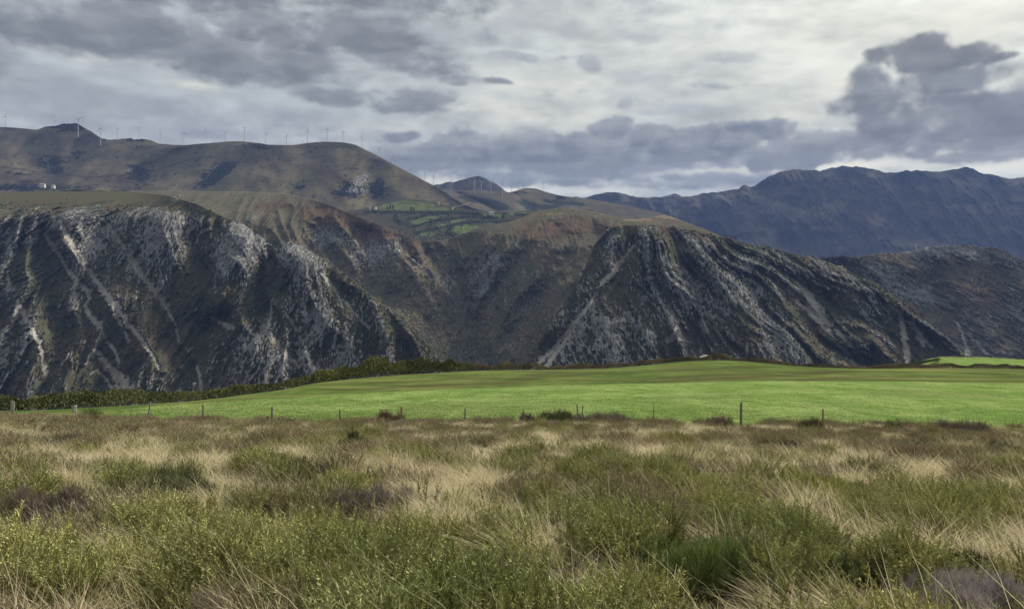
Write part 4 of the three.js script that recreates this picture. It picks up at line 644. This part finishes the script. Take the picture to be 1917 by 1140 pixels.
// what grows where on the heath (surveyed centres and half sizes)
const mapBlobs = l => (px, py, s = 0) => { let r = s; for (const [x, y, a, b, k] of l) { const u = (px - x) / a, v = (py - y) / b; if (Math.abs(u) < 2.4 && Math.abs(v) < 2.4) r += k * Math.exp(-u * u - v * v); } return r; };
const tanAt = mapBlobs([[330, 858, 200, 24, 1.3], [60, 870, 130, 30, 1.0], [770, 880, 110, 36, 1.2], [860, 920, 70, 60, 0.7], [640, 850, 160, 22, 0.6], [1000, 830, 260, 24, 0.9], [1180, 840, 160, 20, 0.7], [1620, 862, 110, 26, 1.1], [1740, 885, 80, 20, 0.7], [1400, 800, 400, 10, 0.6], [620, 995, 120, 26, 0.8], [1130, 1075, 130, 60, 0.8], [1560, 1110, 160, 50, 0.7], [240, 960, 80, 50, 0.5], [60, 1090, 110, 60, 0.5], [1700, 800, 300, 14, 0.4], [180, 1120, 120, 30, 0.4], [1330, 912, 70, 20, 0.3], [900, 1000, 80, 80, 0.4], [1820, 1030, 160, 40, 0.25]]);
const gorseAt = mapBlobs([[690, 1065, 300, 80, 1.5], [400, 1000, 130, 40, 0.8], [470, 930, 120, 30, 0.7], [1650, 975, 200, 50, 1.2], [1800, 940, 150, 40, 0.8], [1570, 905, 70, 18, 1.0], [1450, 1000, 60, 60, 0.5], [1500, 940, 100, 30, 0.6], [1000, 960, 120, 40, 0.5], [100, 1030, 120, 50, 0.5], [300, 1080, 140, 60, 0.5], [670, 830, 60, 16, 0.7], [1030, 1080, 80, 60, 0.4], [1420, 1120, 100, 40, 0.6], [1240, 890, 150, 22, 0.4], [560, 820, 120, 12, 0.3]]);
const heatherAt = mapBlobs([[80, 945, 120, 50, 1.2], [690, 935, 110, 50, 1.0], [110, 828, 90, 16, 1.1], [170, 790, 50, 12, 0.9], [590, 872, 50, 20, 0.8], [1440, 832, 60, 12, 0.8], [1690, 838, 60, 14, 0.8], [1880, 838, 50, 12, 0.7], [1330, 915, 60, 18, 0.7], [1000, 900, 60, 18, 0.4], [1700, 1010, 80, 40, 0.5], [1200, 935, 60, 30, 0.3], [960, 1120, 60, 40, 0.5], [1110, 1040, 50, 30, 0.5], [440, 1080, 60, 20, 0.4]]);

function inBush(x, d, r) { for (const [bx, bd, W, H] of bushSpots) { const u = (x - bx) / W, v = (d - bd) / (W * 0.75); if (u * u + v * v < 0.95) return r() < 0.94; if (Math.abs(u) < 0.85 && d < bd && d > bd - W * 0.7 - H * 3) return r() < 0.92; } return false; }
function scatter(name, label_, geos, mat, n, seed, d0, d1, want, tint, size, kindDense = 1) {
  const r = rng(seed), lists = geos.map(() => []), q = new THREE.Quaternion(), up = new THREE.Vector3(0, 1, 0), M = new THREE.Matrix4(), S = new THREE.Vector3();
  let tries = 0, made = 0;
  while (made < n && tries < n * 8) {
    tries++;
    const d = mix(d0, d1, Math.pow(r(), kindDense)), px = CX + (r() * 2 - 1) * (0.82 * d + (d < 49.7 ? 5 : 2)) / d * F;
    const P = onGround(px, d), py = CY + (EYE - P.y - 0.28) * F / d;
    const w = want(px, py, P.x, d); if (r() > w || (d < 49 && inBush(P.x, d, r))) continue; made++;
    const s = size(px, py, P.x, d, r);
    q.setFromAxisAngle(up, (r() - 0.5) * (mat === grassMat ? 1.3 : 6.28)); S.set(s * (0.85 + 0.3 * r()), s * (0.8 + 0.4 * r()), s * (0.85 + 0.3 * r()));
    lists[Math.floor(r() * geos.length)].push([new THREE.Matrix4().compose(P, q, S), tint(px, py, P.x, d, r)]);
  }
  const c = new THREE.Color();
  geos.forEach((g, i) => {
    const L = lists[i]; if (!L.length) return;
    const m = new THREE.InstancedMesh(g, mat, L.length); m.name = numbered(name); m.castShadow = m.receiveShadow = true; m.userData.kind = 'stuff';
    L.forEach(([mm, k], j) => { m.setMatrixAt(j, mm); m.setColorAt(j, c.setRGB(k[0], k[1], k[2])); });
    scene.add(m);
  });
  console.log(name, made, tries);
}
const vary = (c, r, a = 0.25) => { const v = 1 - a + 2 * a * r(); return [c[0] * v, c[1] * v, c[2] * v]; };
const wob = (x, d) => 0.8 * fbm2(x / 2.2, d / 3.4, 4);
const left = (px, d) => d < 49.5 || (px < 150 && d < 56);
// each spot belongs to one kind of plant: patches of a metre or so, weighed by the survey
const lump = (x, d, k) => 1.15 * n2(x / 1.15 + k * 31, d / 1.5 + k * 17) + 0.5 * n2(x / 0.5 + k * 7, d / 0.6) + 0.6 * n2(x / 4 + k, d / 5 + k * 3);
function cover(px, py, x, d) { return [0.48 + 0.46 * tanAt(px, py) + 1.25 * lump(x, d, 1), 0.16 + 0.52 * gorseAt(px, py) + 1.1 * lump(x, d, 2), -0.05 + 0.75 * heatherAt(px, py) + 1.1 * lump(x, d, 3), 0.22 + 1.0 * lump(x, d, 4)]; }
const kindAt = (i, edge) => (px, py, x, d) => { if (!(d < 50.4 + 1.6 * n2(x / 3.1, 5) || (px < 150 && d < 56))) return 0; const c = cover(px, py, x, d); let m = -9; for (let j = 0; j < 4; j++) if (j !== i && c[j] > m) m = c[j]; return clamp(0.5 + (c[i] - m) * edge); };
function tussock(seed, n, rad, len, w) {                          // a fountain of arching blades
  const r = rng(seed), L = new Leaves();
  for (let i = 0; i < n; i++) { const a = r() * 6.283, q = Math.sqrt(r()), o = [Math.cos(a) * q * rad * 0.5, -0.03, Math.sin(a) * q * rad * 0.5], out = 0.25 + 0.75 * q, d = norm([Math.cos(a) * out * 0.7 - 0.22 + (r() - 0.5) * 0.3, 1, Math.sin(a) * out * 0.7 + (r() - 0.5) * 0.3]), v = 0.62 + 0.7 * r(), l = len * (0.45 + 0.7 * r()); L.blade(o, d, [Math.cos(a) * 0.35 * out - 0.25 * r(), -0.45 * r(), Math.sin(a) * 0.35 * out], l, w * (0.6 + 0.8 * r()), [v, v, v * (0.86 + 0.14 * r())]); }
  return L.geo();
}
function gorseDome(seed, n, rad, h, spines) {                     // a cushion of shoots pointing outwards
  const r = rng(seed), L = new Leaves();
  for (let i = 0; i < n; i++) { const a = r() * 6.283, e = Math.acos(1 - 0.95 * r()), sh = 0.35 + 0.65 * Math.sqrt(r()), o = [Math.cos(a) * Math.sin(e) * rad * sh, Math.cos(e) * h * sh * 0.8, Math.sin(a) * Math.sin(e) * rad * sh], d = norm([Math.cos(a) * Math.sin(e) * 0.7 + (r() - 0.5) * 0.7, 0.75 + 0.4 * r(), Math.sin(a) * Math.sin(e) * 0.7 + (r() - 0.5) * 0.7]), v = 0.6 + 0.75 * r(); L.sprig(o, d, 0.09 + 0.13 * r(), r, [v, v, v * 0.92], [v * 0.8, v * 0.62, v * 0.5], spines, 0.034); }
  return L.geo();
}
const dryTint = (px, py, x, d, r) => vary(mix3([0.64, 0.545, 0.385], [0.46, 0.395, 0.265], clamp(0.55 - 0.5 * tanAt(px, py) + 0.8 * (r() - 0.3))), r, 0.22);
const sz = (a, b) => (px, py, x, d, r) => (a + b * r()) * (0.85 + 0.5 * clamp(0.5 + n2(x / 0.8, d / 0.8)));
scatter('dry_grass', '', [1, 2, 3, 4].map(i => tussock(100 + i, 44, 0.2, 0.46, 0.0040)), grassMat, 7600, 1, 3.2, 22, kindAt(0, 2.2), dryTint, sz(0.6, 0.5));
scatter('dry_grass', '', [1, 2].map(i => tussock(120 + i, 30, 0.3, 0.44, 0.0065)), grassMat, 14500, 2, 18, 54, kindAt(0, 1.6), dryTint, sz(0.6, 0.4));
scatter('dry_grass', '', [1, 2, 3].map(i => tuft(130 + i, 6, 0.25, 0.28, 0.75, 0.0028, 0.55, 0.3)), grassMat, 5600, 11, 3.2, 30, (px, py, x, d) => clamp(0.45 + 0.5 * tanAt(px, py) + 0.8 * wob(x + 33, d)), (px, py, x, d, r) => vary(mix3([0.66, 0.57, 0.40], [0.48, 0.45, 0.27], r()), r, 0.2), (px, py, x, d, r) => 0.65 + 0.5 * r());
// living grass, olive green
const grTint = (px, py, x, d, r) => vary(mix3([0.195, 0.205, 0.090], [0.36, 0.32, 0.18], clamp(0.35 + wob(x + 50, d) + 0.35 * r())), r, 0.25);
scatter('green_grass', '', [1, 2].map(i => tuft(140 + i, 22, 0.18, 0.10, 0.28, 0.0036, 0.35, 0.3)), grassMat, 16000, 3, 3.2, 22, (px, py, x, d) => 0.25 + 0.75 * kindAt(3, 1.5)(px, py, x, d), grTint, sz(0.7, 0.5));
scatter('green_grass', '', [1, 2].map(i => tuft(150 + i, 18, 0.26, 0.12, 0.28, 0.007, 0.4, 0.3)), grassMat, 25000, 4, 17, 52, (px, py, x, d) => 0.2 + 0.8 * kindAt(3, 1.5)(px, py, x, d), grTint, sz(0.65, 0.4));
// gorse
const goTint = (px, py, x, d, r) => { const y = Math.exp(-(((px - 1570) / 70) ** 2) - ((py - 905) / 16) ** 2); return vary(mix3(mix3([0.215, 0.240, 0.095], [0.37, 0.36, 0.16], clamp(0.4 + 1.2 * wob(x + 90, d) + 0.35 * r())), [0.36, 0.36, 0.09], y), r, 0.25); };
scatter('gorse_scrub', '', [1, 2, 3].map(i => gorseDome(160 + i, 52, 0.27, 0.34, 26)), leafMat, 3900, 5, 3.4, 20, kindAt(1, 2.2), goTint, sz(0.6, 0.5));
scatter('gorse_scrub', '', [1, 2].map(i => gorseTuft(165 + i, 7, 0.2, 0.36, 34)), leafMat, 3700, 15, 3.4, 22, kindAt(1, 1.5), goTint, sz(0.7, 0.5));
scatter('gorse_scrub', '', [1, 2].map(i => gorseDome(170 + i, 40, 0.34, 0.36, 9)), leafMat, 6000, 6, 16, 51.5, kindAt(1, 1.6), goTint, sz(0.6, 0.5));
// heather
const heT = [1, 2, 3].map(i => heatherTuft(180 + i, 56, 0.24, 0.30));
const heTint = (px, py, x, d, r) => vary(mix3([0.295, 0.225, 0.150], [0.265, 0.255, 0.135], clamp(0.45 + 1.3 * wob(x + 20, d) + 0.3 * (r() - 0.5))), r, 0.25);
scatter('heather', '', heT, leafMat, 5200, 7, 3.4, 26, kindAt(2, 1.8), heTint, sz(0.7, 0.5));
scatter('heather', '', heT, leafMat, 6000, 8, 20, 51.8, (px, py, x, d) => Math.max(kindAt(2, 1.5)(px, py, x, d), d > 48.3 && (px > 150) && d < 51.6 ? clamp(0.12 + 0.9 * n2(x / 2.6, 3)) : 0), heTint, sz(0.85, 0.6));
// short turf on the meadow
const turf = [1, 2].map(i => tuft(190 + i, 14, 0.35, 0.03, 0.09, 0.012, 0.5));
scatter('meadow_grass', '', turf, grassMat, 50000, 9, 50, 150, (px, py, x, d) => d > 49.6 && d < G.dM(px) && px > 175 ? 1 : 0, (px, py, x, d, r) => vary(mix3([0.125, 0.175, 0.050], [0.205, 0.242, 0.092], clamp(0.45 + 0.9 * fbm2(x / 9, d / 13, 4) + 1.1 * fbm2(x / 1.6, d / 3.5 + 20, 3) + 0.3 * (r() - 0.5))), r, 0.2), (px, py, x, d, r) => 0.8 + 0.6 * r(), 1.3);

// ------------------------------------------------------------------ hedges and thickets along the far edge of the fields
function hedge(name, label, cat, pts, height, thick, n, cols, leaf, dd = 1) {
  const r = rng(Math.round(pts[0][0] * 3 + 5)), L = new Leaves(), c = curve(pts.map(([a, b]) => [a, b])), hh = curve(pts.map(([a, , h]) => [a, h])), x0 = pts[0][0], x1 = pts[pts.length - 1][0];
  const o0 = onGround((x0 + x1) / 2, G.dC((x0 + x1) / 2));
  for (let i = 0; i < n; i++) {
    const px = mix(x0, x1, r()), d = G.dC(px) - 1 + c(px), lump = px < 560 ? 0.85 + 0.5 * fbm2(px / 70, 1.7, 4) : 0.8 + 0.9 * fbm2(px / 45, 1.7 + x0, 4), H = hh(px) * (px < 560 ? 0.9 : 1.25) * lump, a = r() * 6.283, e = Math.sqrt(r());
    const yy = H * Math.sqrt(r()) * (0.9 + 0.2 * r()) , off = (r() - 0.5) * thick * (1.1 - 0.7 * yy / Math.max(H, 0.2));
    const P = onGround(px, d + off), v = 0.6 + 0.8 * r(), tone = clamp(0.5 + fbm2(px / 40 + 9, off / 3, 3) * 1.4 + 0.5 * (r() - 0.5)), k = mix3(cols[0], cols[1], tone).map(q => q * v);
    const dir = norm([Math.cos(a) * 0.8, 0.5 + r(), Math.sin(a) * 0.8]); L.spike([P.x - o0.x, P.y + yy - o0.y, P.z - o0.z], dir, leaf * (0.7 + 0.8 * r()), leaf * 0.28, k);
  }
  const g = new THREE.Group(); g.name = numbered(name); g.position.copy(o0); scene.add(g); addMesh('foliage', L.geo(), leafMat, g); return tag(g, label, cat);
}
const HG = [[0.070, 0.078, 0.034], [0.155, 0.150, 0.062]];
hedge('gorse_hedge', 'low dark gorse hedge below the left cliffs, at the far left', 'hedge', [[-200, 0, 1.7], [0, 0, 1.6], [60, 0, 1.5], [130, 0, 2.0], [200, 0, 2.4], [260, 0, 2.3], [330, 0, 1.7], [390, 0, 1.5]], 1, 5, 26000, HG, 0.20);
hedge('gorse_hedge', 'thin dark hedge climbing the slope between two thicker gorse hedges', 'hedge', [[385, 0, 1.6], [440, 0, 1.9], [500, 0, 2.0], [560, 0, 1.8], [600, 0, 1.7]], 1, 5, 14000, HG, 0.26);
hedge('gorse_thicket', 'tall rounded gorse thicket on the crest left of the valley mouth', 'thicket', [[588, 0, 1.6], [620, 0, 2.6], [680, 0, 3.2], [740, 0, 3.9], [800, 0, 3.8], [850, 0, 3.3], [872, 0, 2.4], [886, 0, 1.2]], 1, 8, 36000, [[0.075, 0.082, 0.033], [0.185, 0.180, 0.065]], 0.36);
hedge('scrub_hedge', 'brown green scrub line on the crest below the valley mouth', 'hedge', [[875, 0, 1.6], [920, 0, 2.0], [980, 0, 1.7], [1020, 0, 1.3], [1080, 0, 1.5], [1140, 0, 1.5], [1190, 0, 1.9], [1230, 0, 1.4], [1300, 0, 1.3]], 1, 7, 26000, [[0.085, 0.078, 0.045], [0.23, 0.185, 0.11]], 0.34);
hedge('scrub_hedge', 'dark low scrub on the highest part of the crest', 'hedge', [[1290, 0, 1.4], [1330, 0, 1.9], [1380, 0, 1.7], [1430, 0, 1.5], [1520, 0, 1.0], [1640, 0, 0.8]], 1, 7, 18000, [[0.085, 0.078, 0.045], [0.23, 0.185, 0.11]], 0.34);
hedge('scrub_hedge', 'dark hedge bank running below the small far meadow', 'hedge', [[1630, 0, 0.8], [1690, 0, 1.3], [1750, 0, 1.1], [1830, 0, 1.3], [1917, 0, 1.4], [2150, 0, 1.5]], 1, 7, 18000, [[0.085, 0.078, 0.045], [0.23, 0.185, 0.11]], 0.34);
{ // bank of scrub up the side of the knoll
  const r = rng(401), L = new Leaves(), o = at(1700, 690, 420);
  for (let i = 0; i < 9000; i++) { const t = r(), px = mix(1640, 1760, t), py = mix(694, 670, Math.pow(t, 1.1)), d = 400 + 60 * t + (r() - 0.5) * 16, P = at(px, py + 4 - 6 * r() * (0.4 + 0.6 * Math.sin(t * 3.1)), d), v = 0.6 + 0.8 * r(), a = r() * 6.28; L.spike([P.x - o.x, P.y - o.y, P.z - o.z], norm([Math.cos(a), 0.5 + r(), Math.sin(a)]), 0.6, 0.16, mix3(HG[0], HG[1], r()).map(q => q * v)); }
  const g = new THREE.Group(); g.name = numbered('scrub_hedge'); g.position.copy(o); scene.add(g); addMesh('foliage', L.geo(), leafMat, g); tag(g, 'dark scrub climbing the left side of the small far meadow', 'hedge');
}

// ------------------------------------------------------------------ fence posts
function post(px, topPy, d, w, lean, col, label, flat = 0) {
  const base = onGround(px, d), h = EYE + (CY - topPy) / F * d - base.y + 0.35, r = rng(Math.round(px * 13)), n = 9, rows = 7, pos = [], colr = [], idx = [];
  for (let j = 0; j <= rows; j++) for (let i = 0; i < n; i++) { const a = i / n * 6.283, t = j / rows, rad = w / 2 * 0.85 * (1.05 - 0.15 * t) * (0.86 + 0.26 * n2(Math.cos(a) * 1.4 + px, Math.sin(a) * 1.4 + t * 2)), slant = j === rows ? Math.cos(a + px) * w * (flat ? 0.06 : 0.3) : 0; pos.push(Math.cos(a) * rad + lean * t * h, t * h + slant, Math.sin(a) * rad * (flat ? 0.6 : 0.9)); const v = 0.65 + 0.7 * clamp(0.5 + n2(i * 1.7 + px, t * 1.5)); colr.push(col[0] * v, col[1] * v, col[2] * v); }
  for (let j = 0; j < rows; j++) for (let i = 0; i < n; i++) { const a = j * n + i, b = j * n + (i + 1) % n; idx.push(a, a + n, b, b, a + n, b + n); }
  const c = pos.length / 3; pos.push(lean * h, h + w * 0.05, 0); colr.push(...col); for (let i = 0; i < n; i++) idx.push(rows * n + i, c, rows * n + (i + 1) % n);
  const g = new THREE.BufferGeometry(); g.setAttribute('position', new THREE.Float32BufferAttribute(pos, 3)); g.setAttribute('color', new THREE.Float32BufferAttribute(colr, 3)); g.setIndex(idx); g.computeVertexNormals();
  const m = addMesh(flat ? 'stone_post' : 'fence_post', g, landMat); m.position.copy(base); m.position.y -= 0.35; return tag(m, label, flat ? 'stone post' : 'fence post', flat ? undefined : 'wooden posts along the meadow fence');
}
const WOOD = [0.19, 0.165, 0.13], GREYW = [0.22, 0.205, 0.175], STONE = [0.30, 0.28, 0.23];
post(22, 751, 57, 0.36, 0, STONE, 'stout weathered stone gatepost at the left edge of the heath', 1);
post(138, 759, 62, 0.5, 0, [0.40, 0.37, 0.30], 'squat pale square stone standing behind the rusty bracken', 1);
post(273, 756, 50, 0.13, 0.16, GREYW, 'leaning grey fence post, first wooden one from the left');
post(380, 757, 50, 0.15, -0.03, WOOD, 'mossy brown fence post, second wooden one from the left');
post(508, 762, 50, 0.16, 0.02, WOOD, 'dark short fence post, third wooden one from the left');
post(637, 767, 50, 0.15, -0.04, WOOD, 'low dark fence post, fourth wooden one from the left');
post(750, 761, 50, 0.13, 0.03, WOOD, 'slim dark fence post beside the reddish bracken clump');
post(869, 765, 50, 0.13, 0.05, WOOD, 'slim fence post between the bracken clump and the round green bush');
post(982, 766, 50, 0.10, -0.05, WOOD, 'thin fence stick touching the left of the round green bush');
post(1083, 757, 50, 0.13, -0.06, WOOD, 'one of a crossed pair of posts right of the round bush, the leaning one');
post(1089, 759, 50.4, 0.11, 0.05, GREYW, 'one of a crossed pair of posts right of the round bush, the paler one');
post(1223, 756, 50, 0.09, 0.03, GREYW, 'thin pale fence stick halfway between crossed pair and thickest post');
post(1388, 754, 49.5, 0.22, 0.0, WOOD, 'thickest and tallest wooden fence post, right of the middle');
post(1541, 766, 50, 0.15, 0.01, WOOD, 'dark fence post wrapped in bramble, last on the right');

{ // pale boulder on the crest
  const g = new THREE.IcosahedronGeometry(1, 3), p = g.attributes.position; for (let i = 0; i < p.count; i++) { const x = p.getX(i), y = p.getY(i), z = p.getZ(i), k = 1 + 0.35 * fbm3(x * 1.6, y * 1.6, z * 1.6 + 3, 3); p.setXYZ(i, x * k * 2.6, Math.max(-0.6, y * k) * 1.25, z * k * 1.6); } g.computeVertexNormals();
  const P = onGround(1321, 303); P.y += 0.9; const m = addMesh('boulder', g, plain(0.42, 0.36, 0.29)); m.position.copy(P); tag(m, 'pale boulder sticking out of the scrub on the crest', 'boulder');
}
console.log('heath done');

// ------------------------------------------------------------------ wind turbines
const white = plain(0.52, 0.53, 0.54, 0.6);
const towerG = new THREE.LatheGeometry([[1.9, -40], [1.55, 0], [1.4, 20], [1.2, 40], [1.0, 58.6], [0, 58.8]].map(([a, b]) => new THREE.Vector2(a, b)), 14);
const nacG = (() => { const s = new THREE.Shape(); s.moveTo(-1.5, -1.4); s.lineTo(1.5, -1.4); s.lineTo(1.5, 1); s.quadraticCurveTo(0, 2.2, -1.5, 1); s.lineTo(-1.5, -1.4); const g = new THREE.ExtrudeGeometry(s, { depth: 8, bevelEnabled: true, bevelSize: 0.3, bevelThickness: 0.4, bevelSegments: 2 }); g.translate(0, 0, -5.4); return g; })();
const hubG = new THREE.SphereGeometry(1.7, 12, 8); hubG.scale(1, 1, 1.35);
const bladeG = (() => { const s = new THREE.Shape(); s.moveTo(-0.7, 0); s.lineTo(0.7, 0); s.quadraticCurveTo(1.5, 4, 1.7, 6.5); s.lineTo(0.6, 25); s.lineTo(0.1, 26.5); s.lineTo(-0.25, 25); s.lineTo(-0.7, 6); s.lineTo(-0.7, 0); const g = new THREE.ExtrudeGeometry(s, { depth: 0.35, bevelEnabled: true, bevelSize: 0.12, bevelThickness: 0.12, bevelSegments: 1 }); g.translate(0, 0, -0.18); return g; })();
function turbine(px, hubPy, D, yaw, spin, label, group) {
  const t = new THREE.Group(); t.name = numbered('wind_turbine'); const hub = at(px, hubPy, D); t.position.set(hub.x, hub.y - 60.2, hub.z); t.rotation.y = yaw; scene.add(t);
  addMesh('tower', towerG, white, t); const nac = addMesh('nacelle', nacG, white, t); nac.position.y = 60.2;
  const h = addMesh('hub', hubG, white, t); h.position.set(0, 60.2, 4.2);
  for (let i = 0; i < 3; i++) { const b = addMesh('blade', bladeG, white, t); b.position.set(0, 60.2, 4.6); b.rotation.z = spin + i * 2.0944; }
  return tag(t, label, 'wind turbine', group);
}
const NTH = 'first second third fourth fifth sixth seventh eighth ninth tenth eleventh twelfth thirteenth fourteenth fifteenth sixteenth seventeenth eighteenth nineteenth twentieth twenty-first twenty-second twenty-third'.split(' ');
const rT = rng(909);
const leftRow = [[9, 218, 5050], [100, 217, 4950], [145, 223, 4560], [154, 221, 4900], [187, 240, 4530], [219, 241, 5100], [259, 241, 5000], [300, 249, 4950], [342, 249, 4950], [385, 244, 5000], [421, 248, 5000], [457, 240, 4950], [497, 250, 4950], [536, 254, 4950], [575, 244, 4900], [612, 242, 4850], [642, 247, 4850], [677, 257, 4880], [709, 279, 5000], [735, 295, 5000], [767, 318, 5100], [795, 324, 5000], [811, 330, 4950]];
leftRow.forEach(([x, y, D], i) => turbine(x, y, D, 0.5 + (rT() - 0.5) * 0.7, rT() * 2.1, `white wind turbine on the long moorland ridge, ${NTH[i]} from the left`, 'turbines along the long ridge'));
const midRow = [[844, 340, 5000], [888, 339, 5080], [901, 341, 5250], [919, 340, 5080], [940, 341, 5000], [958, 347, 5500], [971, 340, 5450], [978, 343, 5600], [1017, 342, 5500]];
midRow.forEach(([x, y, D], i) => turbine(x, y, D, 0.5 + (rT() - 0.5) * 0.7, rT() * 2.1, `white wind turbine on the low hills by the dark peak, ${NTH[i]} from the left`, 'turbines on the low middle hills'));

// ------------------------------------------------------------------ far houses, firs, track, pylon
const wallM = plain(0.55, 0.52, 0.47), roofM = plain(0.20, 0.15, 0.12), roofPale = plain(0.36, 0.34, 0.31), paneM = plain(0.04, 0.045, 0.05, 0.3);
function house(P, L, Wd, H, yaw, rm, label) {
  const t = new THREE.Group(); t.name = numbered('farmhouse'); t.position.copy(P); t.rotation.y = yaw; scene.add(t);
  const w = new THREE.BoxGeometry(L, H + 8, Wd); w.translate(0, H / 2 - 4, 0); addMesh('wall', w, wallM, t);
  const s = new THREE.Shape(); s.moveTo(-Wd / 2 - 0.5, 0); s.lineTo(Wd / 2 + 0.5, 0); s.lineTo(0, Wd * 0.3); s.lineTo(-Wd / 2 - 0.5, 0); const g = new THREE.ExtrudeGeometry(s, { depth: L + 1, bevelEnabled: false }); g.translate(0, 0, -(L + 1) / 2); g.rotateY(Math.PI / 2); g.translate(0, H + 0.003, 0); addMesh('roof', g, rm, t);
  for (const q of [-0.3, 0.05, 0.33]) { const b = new THREE.BoxGeometry(1.4, 1.8, 0.2); b.translate(q * L, H * 0.55, Wd / 2 + 0.05); addMesh('window', b, paneM, t); }
  return tag(t, label, 'house');
}
const onVale = (px, py, lift = 0) => { const P = vale.place(px, py); P.y += lift; P.z += 14; return P; };
house(onVale(694, 392, 2), 12, 8, 6, 0.3, roofM, 'small white farmhouse at the left end of the green valley fields');
house(onVale(703, 391, 2), 10, 8, 6, -0.2, roofM, 'second white farmhouse beside the one left of the dark firs');
house(onVale(822, 383, 2), 9, 7, 5, 0.1, roofPale, 'tiny white barn alone in the upper green field');
house(onVale(920, 401, 2), 22, 9, 4.5, 0.05, roofPale, 'long white shed in the middle of the hedged valley fields');
{ const q = leftCliff.place(84, 362); q.z -= 260; q.x *= 1.12; q.y = q.y + 62; house(q, 15, 9, 2.6, 0.1, roofPale, 'pale long barn on the plateau at the far left'); const q2 = q.clone(); q2.x += 34; q2.y -= 3; house(q2, 10, 8, 2.4, -0.2, roofPale, 'smaller pale barn on the plateau, right of the long barn'); }
function fir(P, h, label) {
  const t = new THREE.Group(); t.name = numbered('fir_tree'); t.position.copy(P); scene.add(t); const r = rng(Math.round(P.x * 3)), L = new Leaves();
  for (let i = 0; i < 1500; i++) { const y = Math.pow(r(), 0.8), rad = h * 0.2 * (1 - y) * (0.75 + 0.35 * Math.sin(y * 40)) + 0.2, a = r() * 6.283, q = 0.4 + 0.6 * Math.sqrt(r()); const v = 0.7 + 0.6 * r(); L.spike([Math.cos(a) * rad * q, h * (0.08 + 0.9 * y), Math.sin(a) * rad * q], norm([Math.cos(a), -0.25 + 0.3 * r(), Math.sin(a)]), 1.6, 0.5, [0.022 * v, 0.030 * v, 0.022 * v]); }
  addMesh('crown', L.geo(), leafMat, t); const g = new THREE.CylinderGeometry(0.12, 0.5, h * 0.95, 8); g.translate(0, h * 0.47, 0); addMesh('trunk', g, plain(0.07, 0.055, 0.04), t); return tag(t, label, 'fir tree', 'firs by the valley farms');
}
fir(onVale(726, 393), 16, 'dark fir beside the white farmhouses, leftmost of the firs'); fir(onVale(731, 393), 24, 'tallest dark fir of the group of three'); fir(onVale(736, 393), 21, 'dark fir at the right of the group of three'); fir(onVale(770, 396), 22, 'lone tall dark fir right of the group of three'); fir(onVale(775, 396), 15, 'short dark fir touching the lone tall fir'); fir(onVale(698, 394), 14, 'small dark fir between the two white farmhouses');
{ // pale track up the hill
  function ribbon(pts, w, label) { const v = pts.map(([a, b]) => { const P = vale.place(a, b); P.z += 60; P.x *= P.z / (P.z - 60); P.y = EYE + (P.y - EYE) * P.z / (P.z - 60); return P; }); const cv = new THREE.CatmullRomCurve3(v), g = new THREE.TubeGeometry(cv, 60, w, 6, false); const m = addMesh('path', g, plain(0.40, 0.36, 0.31)); m.userData.kind = 'structure'; }
  ribbon([[848, 393], [847, 390], [853, 387], [864, 384.5], [874, 381.5], [880, 378.5]], 1.3);
}
{ // lattice pylon on the right-hand hill
  const t = new THREE.Group(); t.name = numbered('pylon'); const P = at(1716, 472, 2790); t.position.copy(P); scene.add(t); const m = plain(0.35, 0.36, 0.37, 0.6), parts = { leg: [], brace: [], cross_arm: [] };
  const bar = (a, b, r) => { const A = new THREE.Vector3(...a), B = new THREE.Vector3(...b), g = new THREE.CylinderGeometry(r, r, A.distanceTo(B), 6); g.translate(0, A.distanceTo(B) / 2, 0); g.applyQuaternion(new THREE.Quaternion().setFromUnitVectors(new THREE.Vector3(0, 1, 0), B.clone().sub(A).normalize())); g.translate(A.x, A.y, A.z); return g; };
  for (const [sx, sz] of [[1, 1], [1, -1], [-1, 1], [-1, -1]]) addMesh('leg', bar([sx * 3, -5, sz * 3], [sx * 0.5, 30, sz * 0.5], 0.28), m, t);
  const br = []; for (let k = 0; k < 6; k++) { const y0 = k * 5 - 2, y1 = y0 + 5, w0 = 2.85 - k * 0.4, w1 = w0 - 0.4; for (const s of [-1, 1]) { br.push(bar([-w0, y0, s * w0], [w1, y1, s * w1], 0.14), bar([w0, y0, s * w0], [-w1, y1, s * w1], 0.14), bar([s * w0, y0, -w0], [s * w1, y1, w1], 0.14)); } } addMesh('bracing', mergeGeometries(br), m, t);
  for (const y of [20, 24, 28]) addMesh('cross_arm', mergeGeometries([bar([-5, y, 0], [5, y, 0], 0.22), bar([-5, y, 0], [0, y + 2.2, 0], 0.14), bar([5, y, 0], [0, y + 2.2, 0], 0.14)]), m, t);
  tag(t, 'thin grey lattice pylon on the crest of the right-hand hill', 'pylon');
}
renderer.render(scene, camera);
